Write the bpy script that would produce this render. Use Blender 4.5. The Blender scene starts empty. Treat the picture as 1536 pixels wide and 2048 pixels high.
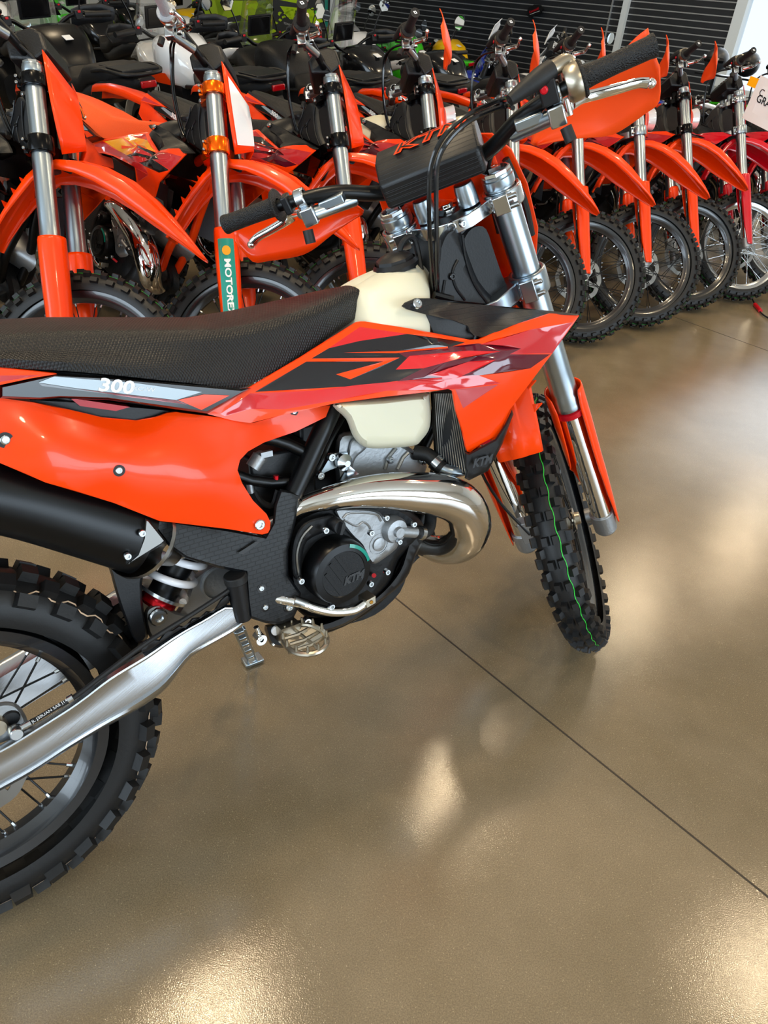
import bpy, bmesh, math, random
import numpy as np
from math import sin, cos, pi, radians, sqrt, atan2
from mathutils import Vector, Matrix, Quaternion
from mathutils.geometry import delaunay_2d_cdt
random.seed(7)
SC = bpy.context.scene
COL = SC.collection

# ---------------------------------------------------------------- camera
CF = 1525.8769; CO = np.array([0, 0, 1.43309])
CR = np.array([0.99338556, 0.06332645, 0.09578563])
CU = np.array([-0.11482651, 0.54784895, 0.8286594])
CW = np.array([0., 0.83417701, -0.55149679])
cd = bpy.data.cameras.new('camera'); cam = bpy.data.objects.new('camera', cd); COL.objects.link(cam)
cd.sensor_fit = 'HORIZONTAL'; cd.sensor_width = 36.0; cd.lens = CF / 1536 * 36.0; cd.clip_start = 0.02; cd.clip_end = 200
cam.matrix_world = Matrix(((CR[0], CU[0], -CW[0], CO[0]), (CR[1], CU[1], -CW[1], CO[1]), (CR[2], CU[2], -CW[2], CO[2]), (0, 0, 0, 1)))
SC.camera = cam

# ---------------------------------------------------------------- light and exposure
SC.view_settings.view_transform = 'Standard'; SC.view_settings.look = 'None'
SC.view_settings.gamma = 1; SC.view_settings.use_curve_mapping = False
SC.view_settings.exposure = 0.08
W = bpy.data.worlds.new('sky'); SC.world = W; W.use_nodes = True
W.node_tree.nodes['Background'].inputs[0].default_value = (0.75, 0.88, 1.0, 1)
W.node_tree.nodes['Background'].inputs[1].default_value = 1.2
# the building stands at 45 degrees to the camera: U runs across the rows to the slat wall, V along that wall
UU = Vector((.70710678, .70710678, 0)); VV = Vector((.70710678, -.70710678, 0))
def bld(u, v, z=0): return UU * u + VV * v + Vector((0, 0, z))
def area(name, pos, look, sx, sy, power, col, spread=180):
    l = bpy.data.lights.new(name, 'AREA'); l.shape = 'RECTANGLE'; l.size = sx; l.size_y = sy; l.energy = power; l.color = col
    l.spread = radians(spread)
    o = bpy.data.objects.new(name, l); COL.objects.link(o); o.location = pos
    o.rotation_euler = (Vector(look) - Vector(pos)).to_track_quat('-Z', 'Y').to_euler(); return o
COOL = (.72, .87, 1.0); WARM = (1.0, .80, .54)
area('daylight_window_behind', bld(-5.9, 0, 1.9), bld(0, 0, 1.0), 9.0, 2.8, 400, COOL)
area('daylight_window_right', bld(2.5, 6.9, 1.9), bld(2.5, 0, .6), 6.5, 2.8, 330, COOL)
area('daylight_window_back', bld(9.85, -3.6, 2.1), bld(0, -2.6, .6), 3.0, 2.3, 60, (.85, .93, 1.0))

# ---------------------------------------------------------------- materials
MATS = {}
def s2l(c): return c / 12.92 if c <= .04045 else ((c + .055) / 1.055) ** 2.4
def hexc(h): return tuple(s2l(int(h[i:i + 2], 16) / 255) for i in (0, 2, 4)) + (1,)
def mat(name, col='808080', rough=.5, metal=0., coat=0., coat_rough=.05, bump=None, emit=0., trans=0., sss=0., spec=.5, alpha=1., ior=1.45):
    m = bpy.data.materials.new(name); m.use_nodes = True; MATS[name] = m
    nt = m.node_tree; b = nt.nodes['Principled BSDF']
    c = hexc(col) if isinstance(col, str) else col
    b.inputs['Base Color'].default_value = c; b.inputs['Roughness'].default_value = rough; b.inputs['Metallic'].default_value = metal
    b.inputs['Coat Weight'].default_value = coat; b.inputs['Coat Roughness'].default_value = coat_rough
    b.inputs['Specular IOR Level'].default_value = spec; b.inputs['IOR'].default_value = ior
    if trans: b.inputs['Transmission Weight'].default_value = trans
    if alpha < 1: b.inputs['Alpha'].default_value = alpha
    if sss:
        b.inputs['Subsurface Weight'].default_value = sss; b.inputs['Subsurface Radius'].default_value = (.02, .018, .012); b.inputs['Subsurface Scale'].default_value = 1
    if emit: b.inputs['Emission Color'].default_value = c; b.inputs['Emission Strength'].default_value = emit
    if bump:
        kind, scale, dist = bump
        tc = nt.nodes.new('ShaderNodeTexCoord'); mp = nt.nodes.new('ShaderNodeMapping'); nt.links.new(tc.outputs['Object'], mp.inputs[0])
        bp_ = nt.nodes.new('ShaderNodeBump'); bp_.inputs['Distance'].default_value = dist; bp_.inputs['Strength'].default_value = 1
        if kind == 'noise':
            t = nt.nodes.new('ShaderNodeTexNoise'); t.inputs['Scale'].default_value = scale; t.inputs['Detail'].default_value = 3; out = t.outputs[0]
        elif kind == 'brush':
            mq = mp; mq.inputs['Rotation'].default_value = (0, radians(30), 0); mp = nt.nodes.new('ShaderNodeMapping'); mp.inputs['Scale'].default_value = (.25, 4, 14); nt.links.new(mq.outputs[0], mp.inputs[0])
            t = nt.nodes.new('ShaderNodeTexNoise'); t.inputs['Scale'].default_value = scale; t.inputs['Detail'].default_value = 2; out = t.outputs[0]
        elif kind == 'scale':
            sp3 = nt.nodes.new('ShaderNodeSeparateXYZ'); nt.links.new(mp.outputs[0], sp3.inputs[0])
            def mth(op, a, b=None):
                q = nt.nodes.new('ShaderNodeMath'); q.operation = op
                for k, x in enumerate((a, b)):
                    if x is None: continue
                    if isinstance(x, (int, float)): q.inputs[k].default_value = x
                    else: nt.links.new(x, q.inputs[k])
                return q.outputs[0]
            zz = mth('MULTIPLY', mth('ADD', sp3.outputs[2], sp3.outputs[1]), 300.); xx = mth('MULTIPLY', sp3.outputs[0], 620.)
            out = mth('MULTIPLY', mth('ABSOLUTE', mth('SINE', mth('ADD', xx, zz))), mth('ABSOLUTE', mth('SINE', mth('SUBTRACT', xx, zz)))); t = None
        elif kind == 'dash':
            mp.inputs['Rotation'].default_value = (radians(90), 0, 0)
            t = nt.nodes.new('ShaderNodeTexBrick'); t.offset = .5; t.inputs['Scale'].default_value = scale; t.inputs['Mortar Size'].default_value = .05
            t.inputs['Mortar Smooth'].default_value = .6; t.inputs['Brick Width'].default_value = 1.0; t.inputs['Row Height'].default_value = .5; out = t.outputs['Fac']
        elif kind == 'knurl':
            t = nt.nodes.new('ShaderNodeTexVoronoi'); t.inputs['Scale'].default_value = scale; out = t.outputs[0]
        if t is not None: nt.links.new(mp.outputs[0], t.inputs['Vector'])
        nt.links.new(out, bp_.inputs['Height']); nt.links.new(bp_.outputs[0], b.inputs['Normal'])
    return m
mat('orange', 'FF4200', .28, coat=.3, spec=.35); mat('orange_matte', 'FF4400', .42, spec=.35); mat('orange_pale', 'FF5014', .42, spec=.35)
mat('red_graphic', 'D01C22', .12, coat=1); mat('muted_red', 'C02A30', .12, coat=1); mat('maroon_graphic', '5A1024', .12, coat=1)
mat('black_graphic', '121218', .12, coat=1); mat('sticker_grey', '8FA0AC', .15, coat=1); mat('white_graphic', 'E8E8EA', .3)
mat('yellow_graphic', 'F5A800', .25, coat=.6)
mat('black_plastic', '0F1013', .42, bump=('noise', 260, .0002)); mat('black_gloss', '0C0C0E', .18, coat=.3); mat('black_textured', '0F1114', .42, bump=('dash', 64, .00022))
mat('black_rubber', '151516', .55, bump=('noise', 180, .0003)); mat('tire_rubber', '131314', .5, bump=('noise', 120, .0003)); mat('grip_rubber', '0F0F11', .55, bump=('knurl', 420, .0015))
mat('black_metal', '0B0C0E', .32, metal=.4, spec=.6); mat('black_anod', '0B0B0D', .2, metal=.6)
mat('rim_black', '16181C', .27, coat=.5, spec=.8)
mat('seat_vinyl', '121214', .4, bump=('scale', 1, .0009)); mat('orange_vinyl', 'FF5A14', .5, bump=('scale', 1, .0009)); mat('seat_plain', '161618', .6, bump=('noise', 200, .0004))
mat('aluminium', 'C9CDD2', .26, metal=1, bump=('brush', 30, .00012)); mat('cast_metal', 'A8ABAE', .48, metal=.9, bump=('noise', 130, .0006))
mat('machined', 'CDD2D6', .2, metal=1); mat('fork_alu', 'AAB6BF', .3, metal=1, bump=('noise', 40, .00004)); mat('chrome', 'F2F2F0', .03, metal=1)
mat('pipe_chrome', 'E4E0DA', .07, metal=1, bump=('noise', 9, .0012)); mat('steel', '9A9A98', .3, metal=1); mat('titan', 'B4AB9A', .33, metal=1); mat('line_tan', 'E8C8A8', .5)
mat('spring_white', 'F0F0F4', .25, coat=.6); mat('red_anod', 'C81420', .25, metal=.7); mat('orange_anod', 'FF6A08', .22, metal=.85)
mat('red_plastic', 'C30D1E', .3); mat('guard_red', 'C01A10', .25, coat=.3)
mat('tank_white', 'DEDBC4', .4, sss=.35); mat('white_gloss', 'E9EDF2', .15, coat=1); mat('grey_plastic', '6A6E70', .4); mat('grey_gloss', '7C8488', .2, coat=.8)
mat('radiator_fin', '3C3D40', .5, metal=.6); mat('brass', 'B08038', .3, metal=1); mat('green_paint', '2ED040', .5); mat('green_sticker', '008E7E', .3, coat=.5)
mat('red_gloss', 'D0081C', .18, coat=.9); mat('blue_gloss', '0C2FA8', .18, coat=.9); mat('yellow_paint', 'F7C300', .3, coat=.5); mat('lime', 'C8F000', .4)
mat('dark_grey', '303236', .4); mat('engine_dark', '121315', .5, metal=.3, bump=('noise', 90, .001)); mat('headlamp', 'F0F4F8', .05, metal=.4, coat=1)
mat('lens_red', 'A00812', .1, coat=1); mat('paper', 'EDEFF0', .6); mat('mirror_glass', 'E8EEF2', .02, metal=1); mat('clear_plastic', 'FFFFFF', .05, trans=1, ior=1.1, alpha=.35)
mat('grip_grey', 'A8ADB2', .5, bump=('knurl', 300, .001)); mat('pearl', 'DDE6EE', .2, coat=1); mat('green_gloss', '3BC41C', .2, coat=.9)

# ---------------------------------------------------------------- hero frame: X forward, Y left, Z up, origin under the rear axle
WB = 1.487; RF = .352; RR = .342; HA = radians(26.1)
aX = np.array([-sin(HA), 0, cos(HA)]); nX = np.array([cos(HA), 0, sin(HA)])
AX = np.array([WB, 0, RF]); P0 = AX - .055 * nX
def fk(a, n, y): return AX + a * aX + n * nX + np.array([0, y, 0])
def pose(x, y, psi, lean):
    c, q = cos(lean), sin(lean); cp, sp = cos(psi), sin(psi)
    L = Matrix(((1, 0, 0), (0, c, q), (0, -q, c))); Z = Matrix(((cp, -sp, 0), (sp, cp, 0), (0, 0, 1)))
    M = (Z @ L).to_4x4(); M.translation = (x, y, 0); return M
def steerM(t):
    return Matrix.Translation(Vector(P0)) @ Matrix.Rotation(t, 4, Vector(aX)) @ Matrix.Translation(-Vector(P0))
HERO = (-0.61474, 0.73607, 0.65849, 0.21827); HST = 0.80573
HM = pose(*HERO); HMn = np.array(HM.to_3x3()); HT = np.array([HERO[0], HERO[1], 0])
_o = (CO - HT) @ HMn
def at(u, v, Y):
    """point of the bike that photo pixel (u, v) shows, lying Y metres left of the bike's centre plane"""
    r = (((u - 768) / CF) * CR - ((v - 1024) / CF) * CU + CW) @ HMn
    return _o + (Y - _o[1]) / r[1] * r
SMn = np.array(steerM(HST)); _sR = SMn[:3, :3]; _sT = SMn[:3, 3]
def at_s(u, v, nf):
    """point of the straightened front end that photo pixel (u, v) shows, n metres ahead of the axle line; nf(Y) gives n"""
    r = _sR.T @ ((((u - 768) / CF) * CR - ((v - 1024) / CF) * CU + CW) @ HMn); o = _sR.T @ (_o - _sT); n = nf(.28)
    for _ in range(12): t = (n - (o - AX) @ nX) / (r @ nX); p = o + t * r; n = .5 * n + .5 * nf(abs(p[1]))
    return p
def pxm(u, v, Y, px):
    p = HMn @ at(u, v, Y) + HT; return px * float((p - CO) @ CW) / CF

# ---------------------------------------------------------------- mesh builder
def vunit(v):
    v = np.asarray(v, float); n = np.linalg.norm(v); return v / n if n > 1e-12 else v
def perp(d):
    d = vunit(d); h = np.array([0, 0, 1.]) if abs(d[2]) < .9 else np.array([1., 0, 0])
    a = vunit(np.cross(d, h)); return a, np.cross(d, a)
def crom(pts, n=6, closed=False):
    P = np.array(pts, float); N = len(P); out = []
    rng = range(N if closed else N - 1)
    for i in rng:
        p0 = P[i - 1] if (i > 0 or closed) else 2 * P[0] - P[1]; p1 = P[i]; p2 = P[(i + 1) % N]
        p3 = P[(i + 2) % N] if (i + 2 < N or closed) else 2 * P[-1] - P[-2]
        for k in range(n):
            t = k / n; out.append(.5 * ((2 * p1) + (-p0 + p2) * t + (2 * p0 - 5 * p1 + 4 * p2 - p3) * t * t + (-p0 + 3 * p1 - 3 * p2 + p3) * t ** 3))
    if not closed: out.append(P[-1])
    return np.array(out)
class G:
    def __init__(s): s.v = []; s.f = []; s.m = []; s.mats = []; s.cur = 0
    def mat(s, name):
        if name not in s.mats: s.mats.append(name)
        s.cur = s.mats.index(name); return s
    def add(s, vs, fs):
        k = len(s.v); s.v += [tuple(map(float, p)) for p in vs]
        for f in fs: s.f.append(tuple(i + k for i in f)); s.m.append(s.cur)
        return s
    def box(s, c, size, ax=None, taper=1.):
        c = np.array(c, float); A = np.eye(3) if ax is None else np.array(ax, float)
        h = np.array(size) / 2; vs = []
        for z in (-1, 1):
            t = taper if z > 0 else 1
            for x, y in ((-1, -1), (1, -1), (1, 1), (-1, 1)): vs.append(c + A[0] * x * h[0] * t + A[1] * y * h[1] * t + A[2] * z * h[2])
        return s.add(vs, [(3, 2, 1, 0), (4, 5, 6, 7), (0, 1, 5, 4), (1, 2, 6, 5), (2, 3, 7, 6), (3, 0, 4, 7)])
    def cyl(s, a, b, r, r2=None, n=16, cap=True):
        a = np.array(a, float); b = np.array(b, float); r2 = r if r2 is None else r2; u, w = perp(b - a); vs = []
        for c, q in ((a, r), (b, r2)):
            for i in range(n): t = 2 * pi * i / n; vs.append(c + q * (cos(t) * u + sin(t) * w))
        fs = [(i, (i + 1) % n, n + (i + 1) % n, n + i) for i in range(n)]
        if cap: fs += [tuple(range(n))[::-1], tuple(range(n, 2 * n))]
        return s.add(vs, fs)
    def lathe(s, o, d, prof, n=24, ref=None, arc=2 * pi, close=False):
        """prof = [(radius, height along d)]"""
        o = np.array(o, float); d = vunit(d)
        if ref is None: u, w = perp(d)
        else: u = vunit(np.array(ref) - np.dot(ref, d) * d); w = np.cross(d, u)
        full = arc > 6.28; N = n if full else n + 1; vs = []
        for r, h in prof:
            for i in range(N): t = arc * i / n; vs.append(o + d * h + r * (cos(t) * u + sin(t) * w))
        fs = []; M = len(prof)
        for j in range(M if close else M - 1):
            j2 = (j + 1) % M
            for i in range(n if full else N - 1):
                i2 = (i + 1) % N; fs.append((j * N + i, j * N + i2, j2 * N + i2, j2 * N + i))
        return s.add(vs, fs)
    def tube(s, pts, r, n=10, sm=0, closed=False, cap=True, flat=None):
        P = np.array(pts, float); R = np.array([r] * len(P) if np.isscalar(r) else r, float)
        if sm:
            Q = crom(np.hstack([P, R[:, None]]), sm, closed); P = Q[:, :3]; R = np.maximum(Q[:, 3], 1e-4)
        N = len(P); T = np.zeros_like(P)
        for i in range(N):
            a = P[i - 1] if (i > 0 or closed) else P[i]; b = P[(i + 1) % N] if (i < N - 1 or closed) else P[i]; T[i] = vunit(b - a)
        u, w = perp(T[0]); vs = []
        for i in range(N):
            u = vunit(u - np.dot(u, T[i]) * T[i]); w = np.cross(T[i], u)
            for k in range(n):
                t = 2 * pi * k / n; q = R[i] * (cos(t) * u + sin(t) * w)
                if flat is not None: fv = np.array(flat[0]); q = q - fv * np.dot(q, fv) * (1 - flat[1])
                vs.append(P[i] + q)
        fs = []
        for i in range(N if closed else N - 1):
            j = (i + 1) % N
            for k in range(n): fs.append((i * n + k, i * n + (k + 1) % n, j * n + (k + 1) % n, j * n + k))
        if cap and not closed: fs += [tuple(range(n))[::-1], tuple(range((N - 1) * n, N * n))]
        return s.add(vs, fs)
    def grid(s, rows, closeu=False, closev=False):
        R = [np.array(r, float) for r in rows]; n = len(R[0]); M = len(R); vs = [p for r in R for p in r]; fs = []
        for j in range(M if closeu else M - 1):
            for i in range(n if closev else n - 1):
                a, b = j, (j + 1) % M; i2 = (i + 1) % n; fs.append((a * n + i, a * n + i2, b * n + i2, b * n + i))
        return s.add(vs, fs)
    def prism(s, poly, off):
        P = np.array(poly, float); n = len(P); o = np.array(off, float)
        return s.add(list(P) + list(P + o), [tuple(range(n))[::-1], tuple(range(n, 2 * n))] + [(i, (i + 1) % n, n + (i + 1) % n, n + i) for i in range(n)])
    def ball(s, c, r, n=12, sc=(1, 1, 1)):
        vs = []; c = np.array(c, float); fs = []
        m = n // 2
        for j in range(m + 1):
            p = pi * j / m
            for i in range(n): t = 2 * pi * i / n; vs.append(c + r * np.array([sc[0] * sin(p) * cos(t), sc[1] * sin(p) * sin(t), sc[2] * cos(p)]))
        for j in range(m):
            for i in range(n): fs.append((j * n + i, j * n + (i + 1) % n, (j + 1) * n + (i + 1) % n, (j + 1) * n + i))
        return s.add(vs, fs)
    def bolt(s, c, d, r=.006, h=.004):
        c = np.array(c, float); d = vunit(d); k = s.cur
        s.lathe(c, d, [(0, h * .35), (r * .45, h * .35), (r * .5, h), (r * .85, h), (r, h * .7), (r, -h * .5)], 12)
        return s
    def mir(s):
        g = G(); g.v = [(x, -y, z) for x, y, z in s.v]; g.f = [tuple(f[::-1]) for f in s.f]; g.m = list(s.m); g.mats = list(s.mats); return g
    def both(s):
        g = s.mir(); k = len(s.v); s.v += g.v; s.f += [tuple(i + k for i in f) for f in g.f]; s.m += g.m; return s
    def build(s, name, parent=None, mats=None, sharp=38, bevel=0, sub=0, solid=0, label=None, steer=None):
        me = bpy.data.meshes.new(name); me.from_pydata(s.v, [], s.f)
        for mn in (mats or s.mats): me.materials.append(MATS[mn])
        if s.m: me.polygons.foreach_set('material_index', s.m)
        me.update()
        bm = bmesh.new(); bm.from_mesh(me); bmesh.ops.remove_doubles(bm, verts=bm.verts, dist=1e-5); bmesh.ops.recalc_face_normals(bm, faces=bm.faces); bm.to_mesh(me); bm.free()
        me.shade_smooth()
        if sharp: me.set_sharp_from_angle(angle=radians(sharp))
        o = bpy.data.objects.new(name, me); COL.objects.link(o)
        if parent is not None: o.parent = parent
        if solid: md = o.modifiers.new('solid', 'SOLIDIFY'); md.thickness = solid; md.offset = 0
        if bevel: md = o.modifiers.new('bevel', 'BEVEL'); md.width = bevel; md.segments = 2; md.limit_method = 'ANGLE'; md.angle_limit = radians(40)
        if sub: md = o.modifiers.new('sub', 'SUBSURF'); md.levels = sub; md.render_levels = sub
        if label: o['label'] = label
        return o
def inside(p, poly):
    c = False; n = len(poly); x, y = p
    for i in range(n):
        x1, y1 = poly[i]; x2, y2 = poly[i - 1]
        if (y1 > y) != (y2 > y) and x < (x2 - x1) * (y - y1) / (y2 - y1) + x1: c = not c
    return c
def cdt(outline, regions=(), step=12, extra=()):
    """triangulate an outline in the plane with region borders as edges -> (2-D verts, tris, region index per tri, -1 = base)"""
    vs = []; es = []
    for poly in [outline] + [r[0] for r in regions]:
        k = len(vs); n = len(poly)
        for i in range(n): vs.append(tuple(poly[i]))
        es += [(k + i, k + (i + 1) % n) for i in range(n)]
    O = np.array(outline); x0, y0 = O.min(0); x1, y1 = O.max(0)
    j = 0; y = y0 + step / 2
    while y < y1:
        x = x0 + (step / 2 if j % 2 else step)
        while x < x1:
            if inside((x, y), outline): vs.append((x, y))
            x += step
        y += step * .87; j += 1
    V, E_, F, *_ = delaunay_2d_cdt([Vector(p) for p in vs], es, [], 0, 1e-4)
    V = [(p.x, p.y) for p in V]; tris = []; reg = []
    for f in F:
        c = np.mean([V[i] for i in f], axis=0)
        if not inside(c, outline): continue
        k = -1
        for q, r in enumerate(regions):
            if inside(c, r[0]): k = q
        tris.append(tuple(f)); reg.append(k)
    return V, tris, reg
def tps(ctrl):
    C = np.array(ctrl, float); X = C[:, :2] / 300.; Y = C[:, 2]; n = len(X)
    def U(d2): return np.where(d2 > 1e-12, d2 * np.log(d2 + 1e-12), 0)
    K = U(((X[:, None] - X[None]) ** 2).sum(2)); Pm = np.hstack([np.ones((n, 1)), X])
    A = np.zeros((n + 3, n + 3)); A[:n, :n] = K + 1e-4 * np.eye(n); A[:n, n:] = Pm; A[n:, :n] = Pm.T
    w = np.linalg.solve(A, np.concatenate([Y, np.zeros(3)]))
    def f(u, v):
        p = np.array([u, v]) / 300.; return float(U(((X - p) ** 2).sum(1)) @ w[:n] + w[n] + w[n + 1:] @ p)
    return f
def skin(outline, ctrl, base, regions=(), step=14, thick=.004, back=None, sm=0):
    """moulded sheet: outline traced on the photo's side view, ctrl = (u, v, Y) depths"""
    if sm: outline = [tuple(p) for p in crom(outline, sm, True)]
    f = tps(ctrl); V, T, Rg = cdt(outline, regions, step); g = G(); g.mat(base)
    for r in regions: g.mat(r[1])
    P = [at(u, v, f(u, v)) for u, v in V]; n = len(P); g.add(P, [])
    for t, k in zip(T, Rg): g.f.append(t); g.m.append(g.mats.index(regions[k][1]) if k >= 0 else 0)
    cnt = {}
    for t in T:
        for i in range(3):
            a, b = t[i], t[(i + 1) % 3]; cnt[(min(a, b), max(a, b))] = cnt.get((min(a, b), max(a, b)), 0) + 1
    g.v += [(p[0], p[1] + thick, p[2]) for p in P]; g.mat(back or base)
    for t in T: g.f.append(tuple(i + n for i in t[::-1])); g.m.append(g.cur)
    for (a, b), c in cnt.items():
        if c == 1: g.f.append((a, b, b + n, a + n)); g.m.append(0)
    g.fY = f; return g
def inset(poly, d):
    P = np.array(poly, float); n = len(P); A = 0
    for i in range(n): A += P[i][0] * P[(i + 1) % n][1] - P[(i + 1) % n][0] * P[i][1]
    sg = 1 if A > 0 else -1; out = []
    for i in range(n):
        a = vunit(P[i] - P[i - 1]); b = vunit(P[(i + 1) % n] - P[i]); na = np.array([-a[1], a[0]]) * sg; nb = np.array([-b[1], b[0]]) * sg
        m = vunit(na + nb); k = max(.45, float(m @ na)); out.append(tuple(P[i] + m * d / k))
    return out
def pillow(outline, Y0, Y1, rim, base, sm=4, g=None, ctrl=None):
    """thick moulded or cast piece: outline at depth Y0 rising over a rounded rim to face depth Y1"""
    if sm: outline = [tuple(p) for p in crom(outline, sm, True)]
    g = g or G(); g.mat(base); f = tps(ctrl) if ctrl else (lambda u, v: 0.)
    rings = [(0, Y0), (0, Y0 + (Y1 - Y0) * .55), (.3, Y0 + (Y1 - Y0) * .87), (1, Y1)]; rows = []
    for k, y in rings: rows.append([at(u, v, y + f(u, v)) for u, v in inset(outline, rim * k)])
    g.grid(rows, closev=True)
    inn = inset(outline, rim); V, T, _ = cdt(inn, (), 16)
    g.add([at(u, v, Y1 + f(u, v)) for u, v in V], T)
    V, T, _ = cdt(outline, (), 60); g.add([at(u, v, Y0 + f(u, v)) for u, v in V], [t[::-1] for t in T]); return g
def text2d(s, size=1., bold=0.):
    cu = bpy.data.curves.new('t', 'FONT'); cu.body = s; cu.size = size; cu.align_x = 'CENTER'; cu.align_y = 'CENTER'; cu.offset = bold; cu.resolution_u = 3
    o = bpy.data.objects.new('t', cu); COL.objects.link(o); dg = bpy.context.evaluated_depsgraph_get(); me = bpy.data.meshes.new_from_object(o.evaluated_get(dg))
    V = [(v.co.x, v.co.y) for v in me.vertices]; F = [tuple(p.vertices) for p in me.polygons]
    bpy.data.objects.remove(o); bpy.data.meshes.remove(me); bpy.data.curves.remove(cu); return V, F
def put_text(g, m, s, size, fn, bold=0., shear=0.):
    """fn maps text plane (x, y) to a 3-D point"""
    V, F = text2d(s, size, bold); g.mat(m); g.add([fn(x + shear * y, y) for x, y in V], F); return g
def empty(name, M=None, label=None, cat=None, group=None):
    o = bpy.data.objects.new(name, None); o.empty_display_size = .1; COL.objects.link(o)
    if M is not None: o.matrix_world = M
    tag(o, label, cat, group); return o
def tag(o, label=None, cat=None, group=None, kind=None):
    if label: o['label'] = label
    if cat: o['category'] = cat
    if group: o['group'] = group
    if kind: o['kind'] = kind
    return o

# ---------------------------------------------------------------- the setting
def nodes(name):
    m = bpy.data.materials.new(name); m.use_nodes = True; MATS[name] = m; nt = m.node_tree
    return m, nt, nt.nodes['Principled BSDF'], lambda t, **k: _nn(nt, t, k)
def _nn(nt, t, k):
    n = nt.nodes.new(t)
    for a, b in k.items():
        if a in n.inputs: n.inputs[a].default_value = b
        else: setattr(n, a, b)
    return n
m, nt, bs, N = nodes('concrete'); L = nt.links.new
tc = N('ShaderNodeTexCoord'); n1 = N('ShaderNodeTexNoise', Scale=1.1, Detail=6, Roughness=.6); n2 = N('ShaderNodeTexNoise', Scale=420, Detail=2); n3 = N('ShaderNodeTexVoronoi', Scale=130)
n4 = N('ShaderNodeTexNoise', Scale=.35, Detail=4)
for n in (n1, n2, n3, n4): L(tc.outputs['Object'], n.inputs['Vector'])
r1 = N('ShaderNodeValToRGB'); r1.color_ramp.elements[0].position = .36; r1.color_ramp.elements[1].position = .66
r1.color_ramp.elements[0].color = hexc('72654E'); r1.color_ramp.elements[1].color = hexc('8F8069'); L(n1.outputs[0], r1.inputs[0])
r2 = N('ShaderNodeValToRGB'); r2.color_ramp.elements[0].position = .35; r2.color_ramp.elements[1].position = .7
r2.color_ramp.elements[0].color = (.74, .74, .74, 1); r2.color_ramp.elements[1].color = (1.22, 1.2, 1.16, 1); L(n2.outputs[0], r2.inputs[0])
mx = N('ShaderNodeMix', data_type='RGBA', blend_type='MULTIPLY'); mx.inputs['Factor'].default_value = 1; L(r1.outputs[0], mx.inputs['A']); L(r2.outputs[0], mx.inputs['B'])
r3 = N('ShaderNodeValToRGB'); r3.color_ramp.elements[0].position = .0; r3.color_ramp.elements[1].position = .17
r3.color_ramp.elements[0].color = (1, 1, 1, 1); r3.color_ramp.elements[1].color = (0, 0, 0, 1); L(n3.outputs[0], r3.inputs[0])
mx2 = N('ShaderNodeMix', data_type='RGBA'); mf = N('ShaderNodeMath', operation='MULTIPLY'); mf.inputs[1].default_value = .55; L(r3.outputs[0], mf.inputs[0]); L(mf.outputs[0], mx2.inputs['Factor'])
L(mx.outputs['Result'], mx2.inputs['A']); mx2.inputs['B'].default_value = hexc('CDBE98'); L(mx2.outputs['Result'], bs.inputs['Base Color'])
rr = N('ShaderNodeMapRange'); rr.inputs['From Min'].default_value = .3; rr.inputs['From Max'].default_value = .7; rr.inputs['To Min'].default_value = .07; rr.inputs['To Max'].default_value = .17
L(n4.outputs[0], rr.inputs[0]); L(rr.outputs[0], bs.inputs['Roughness'])
bp0 = N('ShaderNodeBump', Distance=.0006, Strength=.35); L(n2.outputs[0], bp0.inputs['Height']); L(bp0.outputs[0], bs.inputs['Normal']); bs.inputs['Specular IOR Level'].default_value = .6
mat('wall_white', 'E4E2DC', .7, bump=('noise', 60, .0008)); mat('slat_dark', '23262B', .45); mat('slat_metal', 'B9BCBE', .35, metal=.6); mat('ceiling_white', 'E8E6E0', .8)
mat('frame_white', 'DCE4E8', .35); mat('joint_dark', '3A3228', .8); mat('glass', 'FFFFFF', .02, trans=1, ior=1.05)
mat('lamp_glow', 'FFE2B0', .5, emit=40)
def bbox(g, u0, u1, v0, v1, z0, z1):
    c = bld((u0 + u1) / 2, (v0 + v1) / 2, (z0 + z1) / 2); return g.box(c, (u1 - u0, v1 - v0, z1 - z0), [UU, VV, (0, 0, 1)])
U0, U1, V0, V1, ZC = -6., 10., -15., 7., 4.2
g = G().mat('concrete'); g.add([bld(U0, V0), bld(U1, V0), bld(U1, V1), bld(U0, V1), bld(U0, V0, -.1), bld(U1, V0, -.1), bld(U1, V1, -.1), bld(U0, V1, -.1)], [(3, 2, 1, 0), (4, 5, 6, 7), (0, 1, 5, 4), (1, 2, 6, 5), (2, 3, 7, 6), (3, 0, 4, 7)])
tag(g.build('floor'), kind='structure')
g = G().mat('joint_dark')
for u in (-2.0, 1.262, 4.5, 7.8): bbox(g, u - .0025, u + .0025, V0, V1, -.004, .0006)
tag(g.build('trim_floor_joint'), kind='structure')
g = G().mat('ceiling_white'); bbox(g, U0, U1, V0, V1, ZC, ZC + .1); tag(g.build('ceiling'), kind='structure')
def wallwin(name, mk, a0, a1, holes):
    """wall with window openings: mk(g, a, b, z0, z1) adds one block"""
    g = G().mat('wall_white'); cur = a0
    for h0, h1, z0, z1 in sorted(holes):
        mk(g, cur, h0, 0, ZC); mk(g, h0, h1, 0, z0); mk(g, h0, h1, z1, ZC); cur = h1
    mk(g, cur, a1, 0, ZC); tag(g.build(name), kind='structure')
wallwin('wall_near', lambda g, a, b, z0, z1: bbox(g, U0 - .15, U0, a, b, z0, z1), V0, V1, [(-5, 5, .4, 3.4)])
wallwin('wall_right', lambda g, a, b, z0, z1: bbox(g, a, b, V1, V1 + .15, z0, z1), U0, U1, [(-1, 6, .4, 3.4)])
g = G().mat('wall_white'); bbox(g, U0, U1, V0 - .15, V0, 0, ZC); tag(g.build('wall_left'), kind='structure')
WV = -5.24
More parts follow.
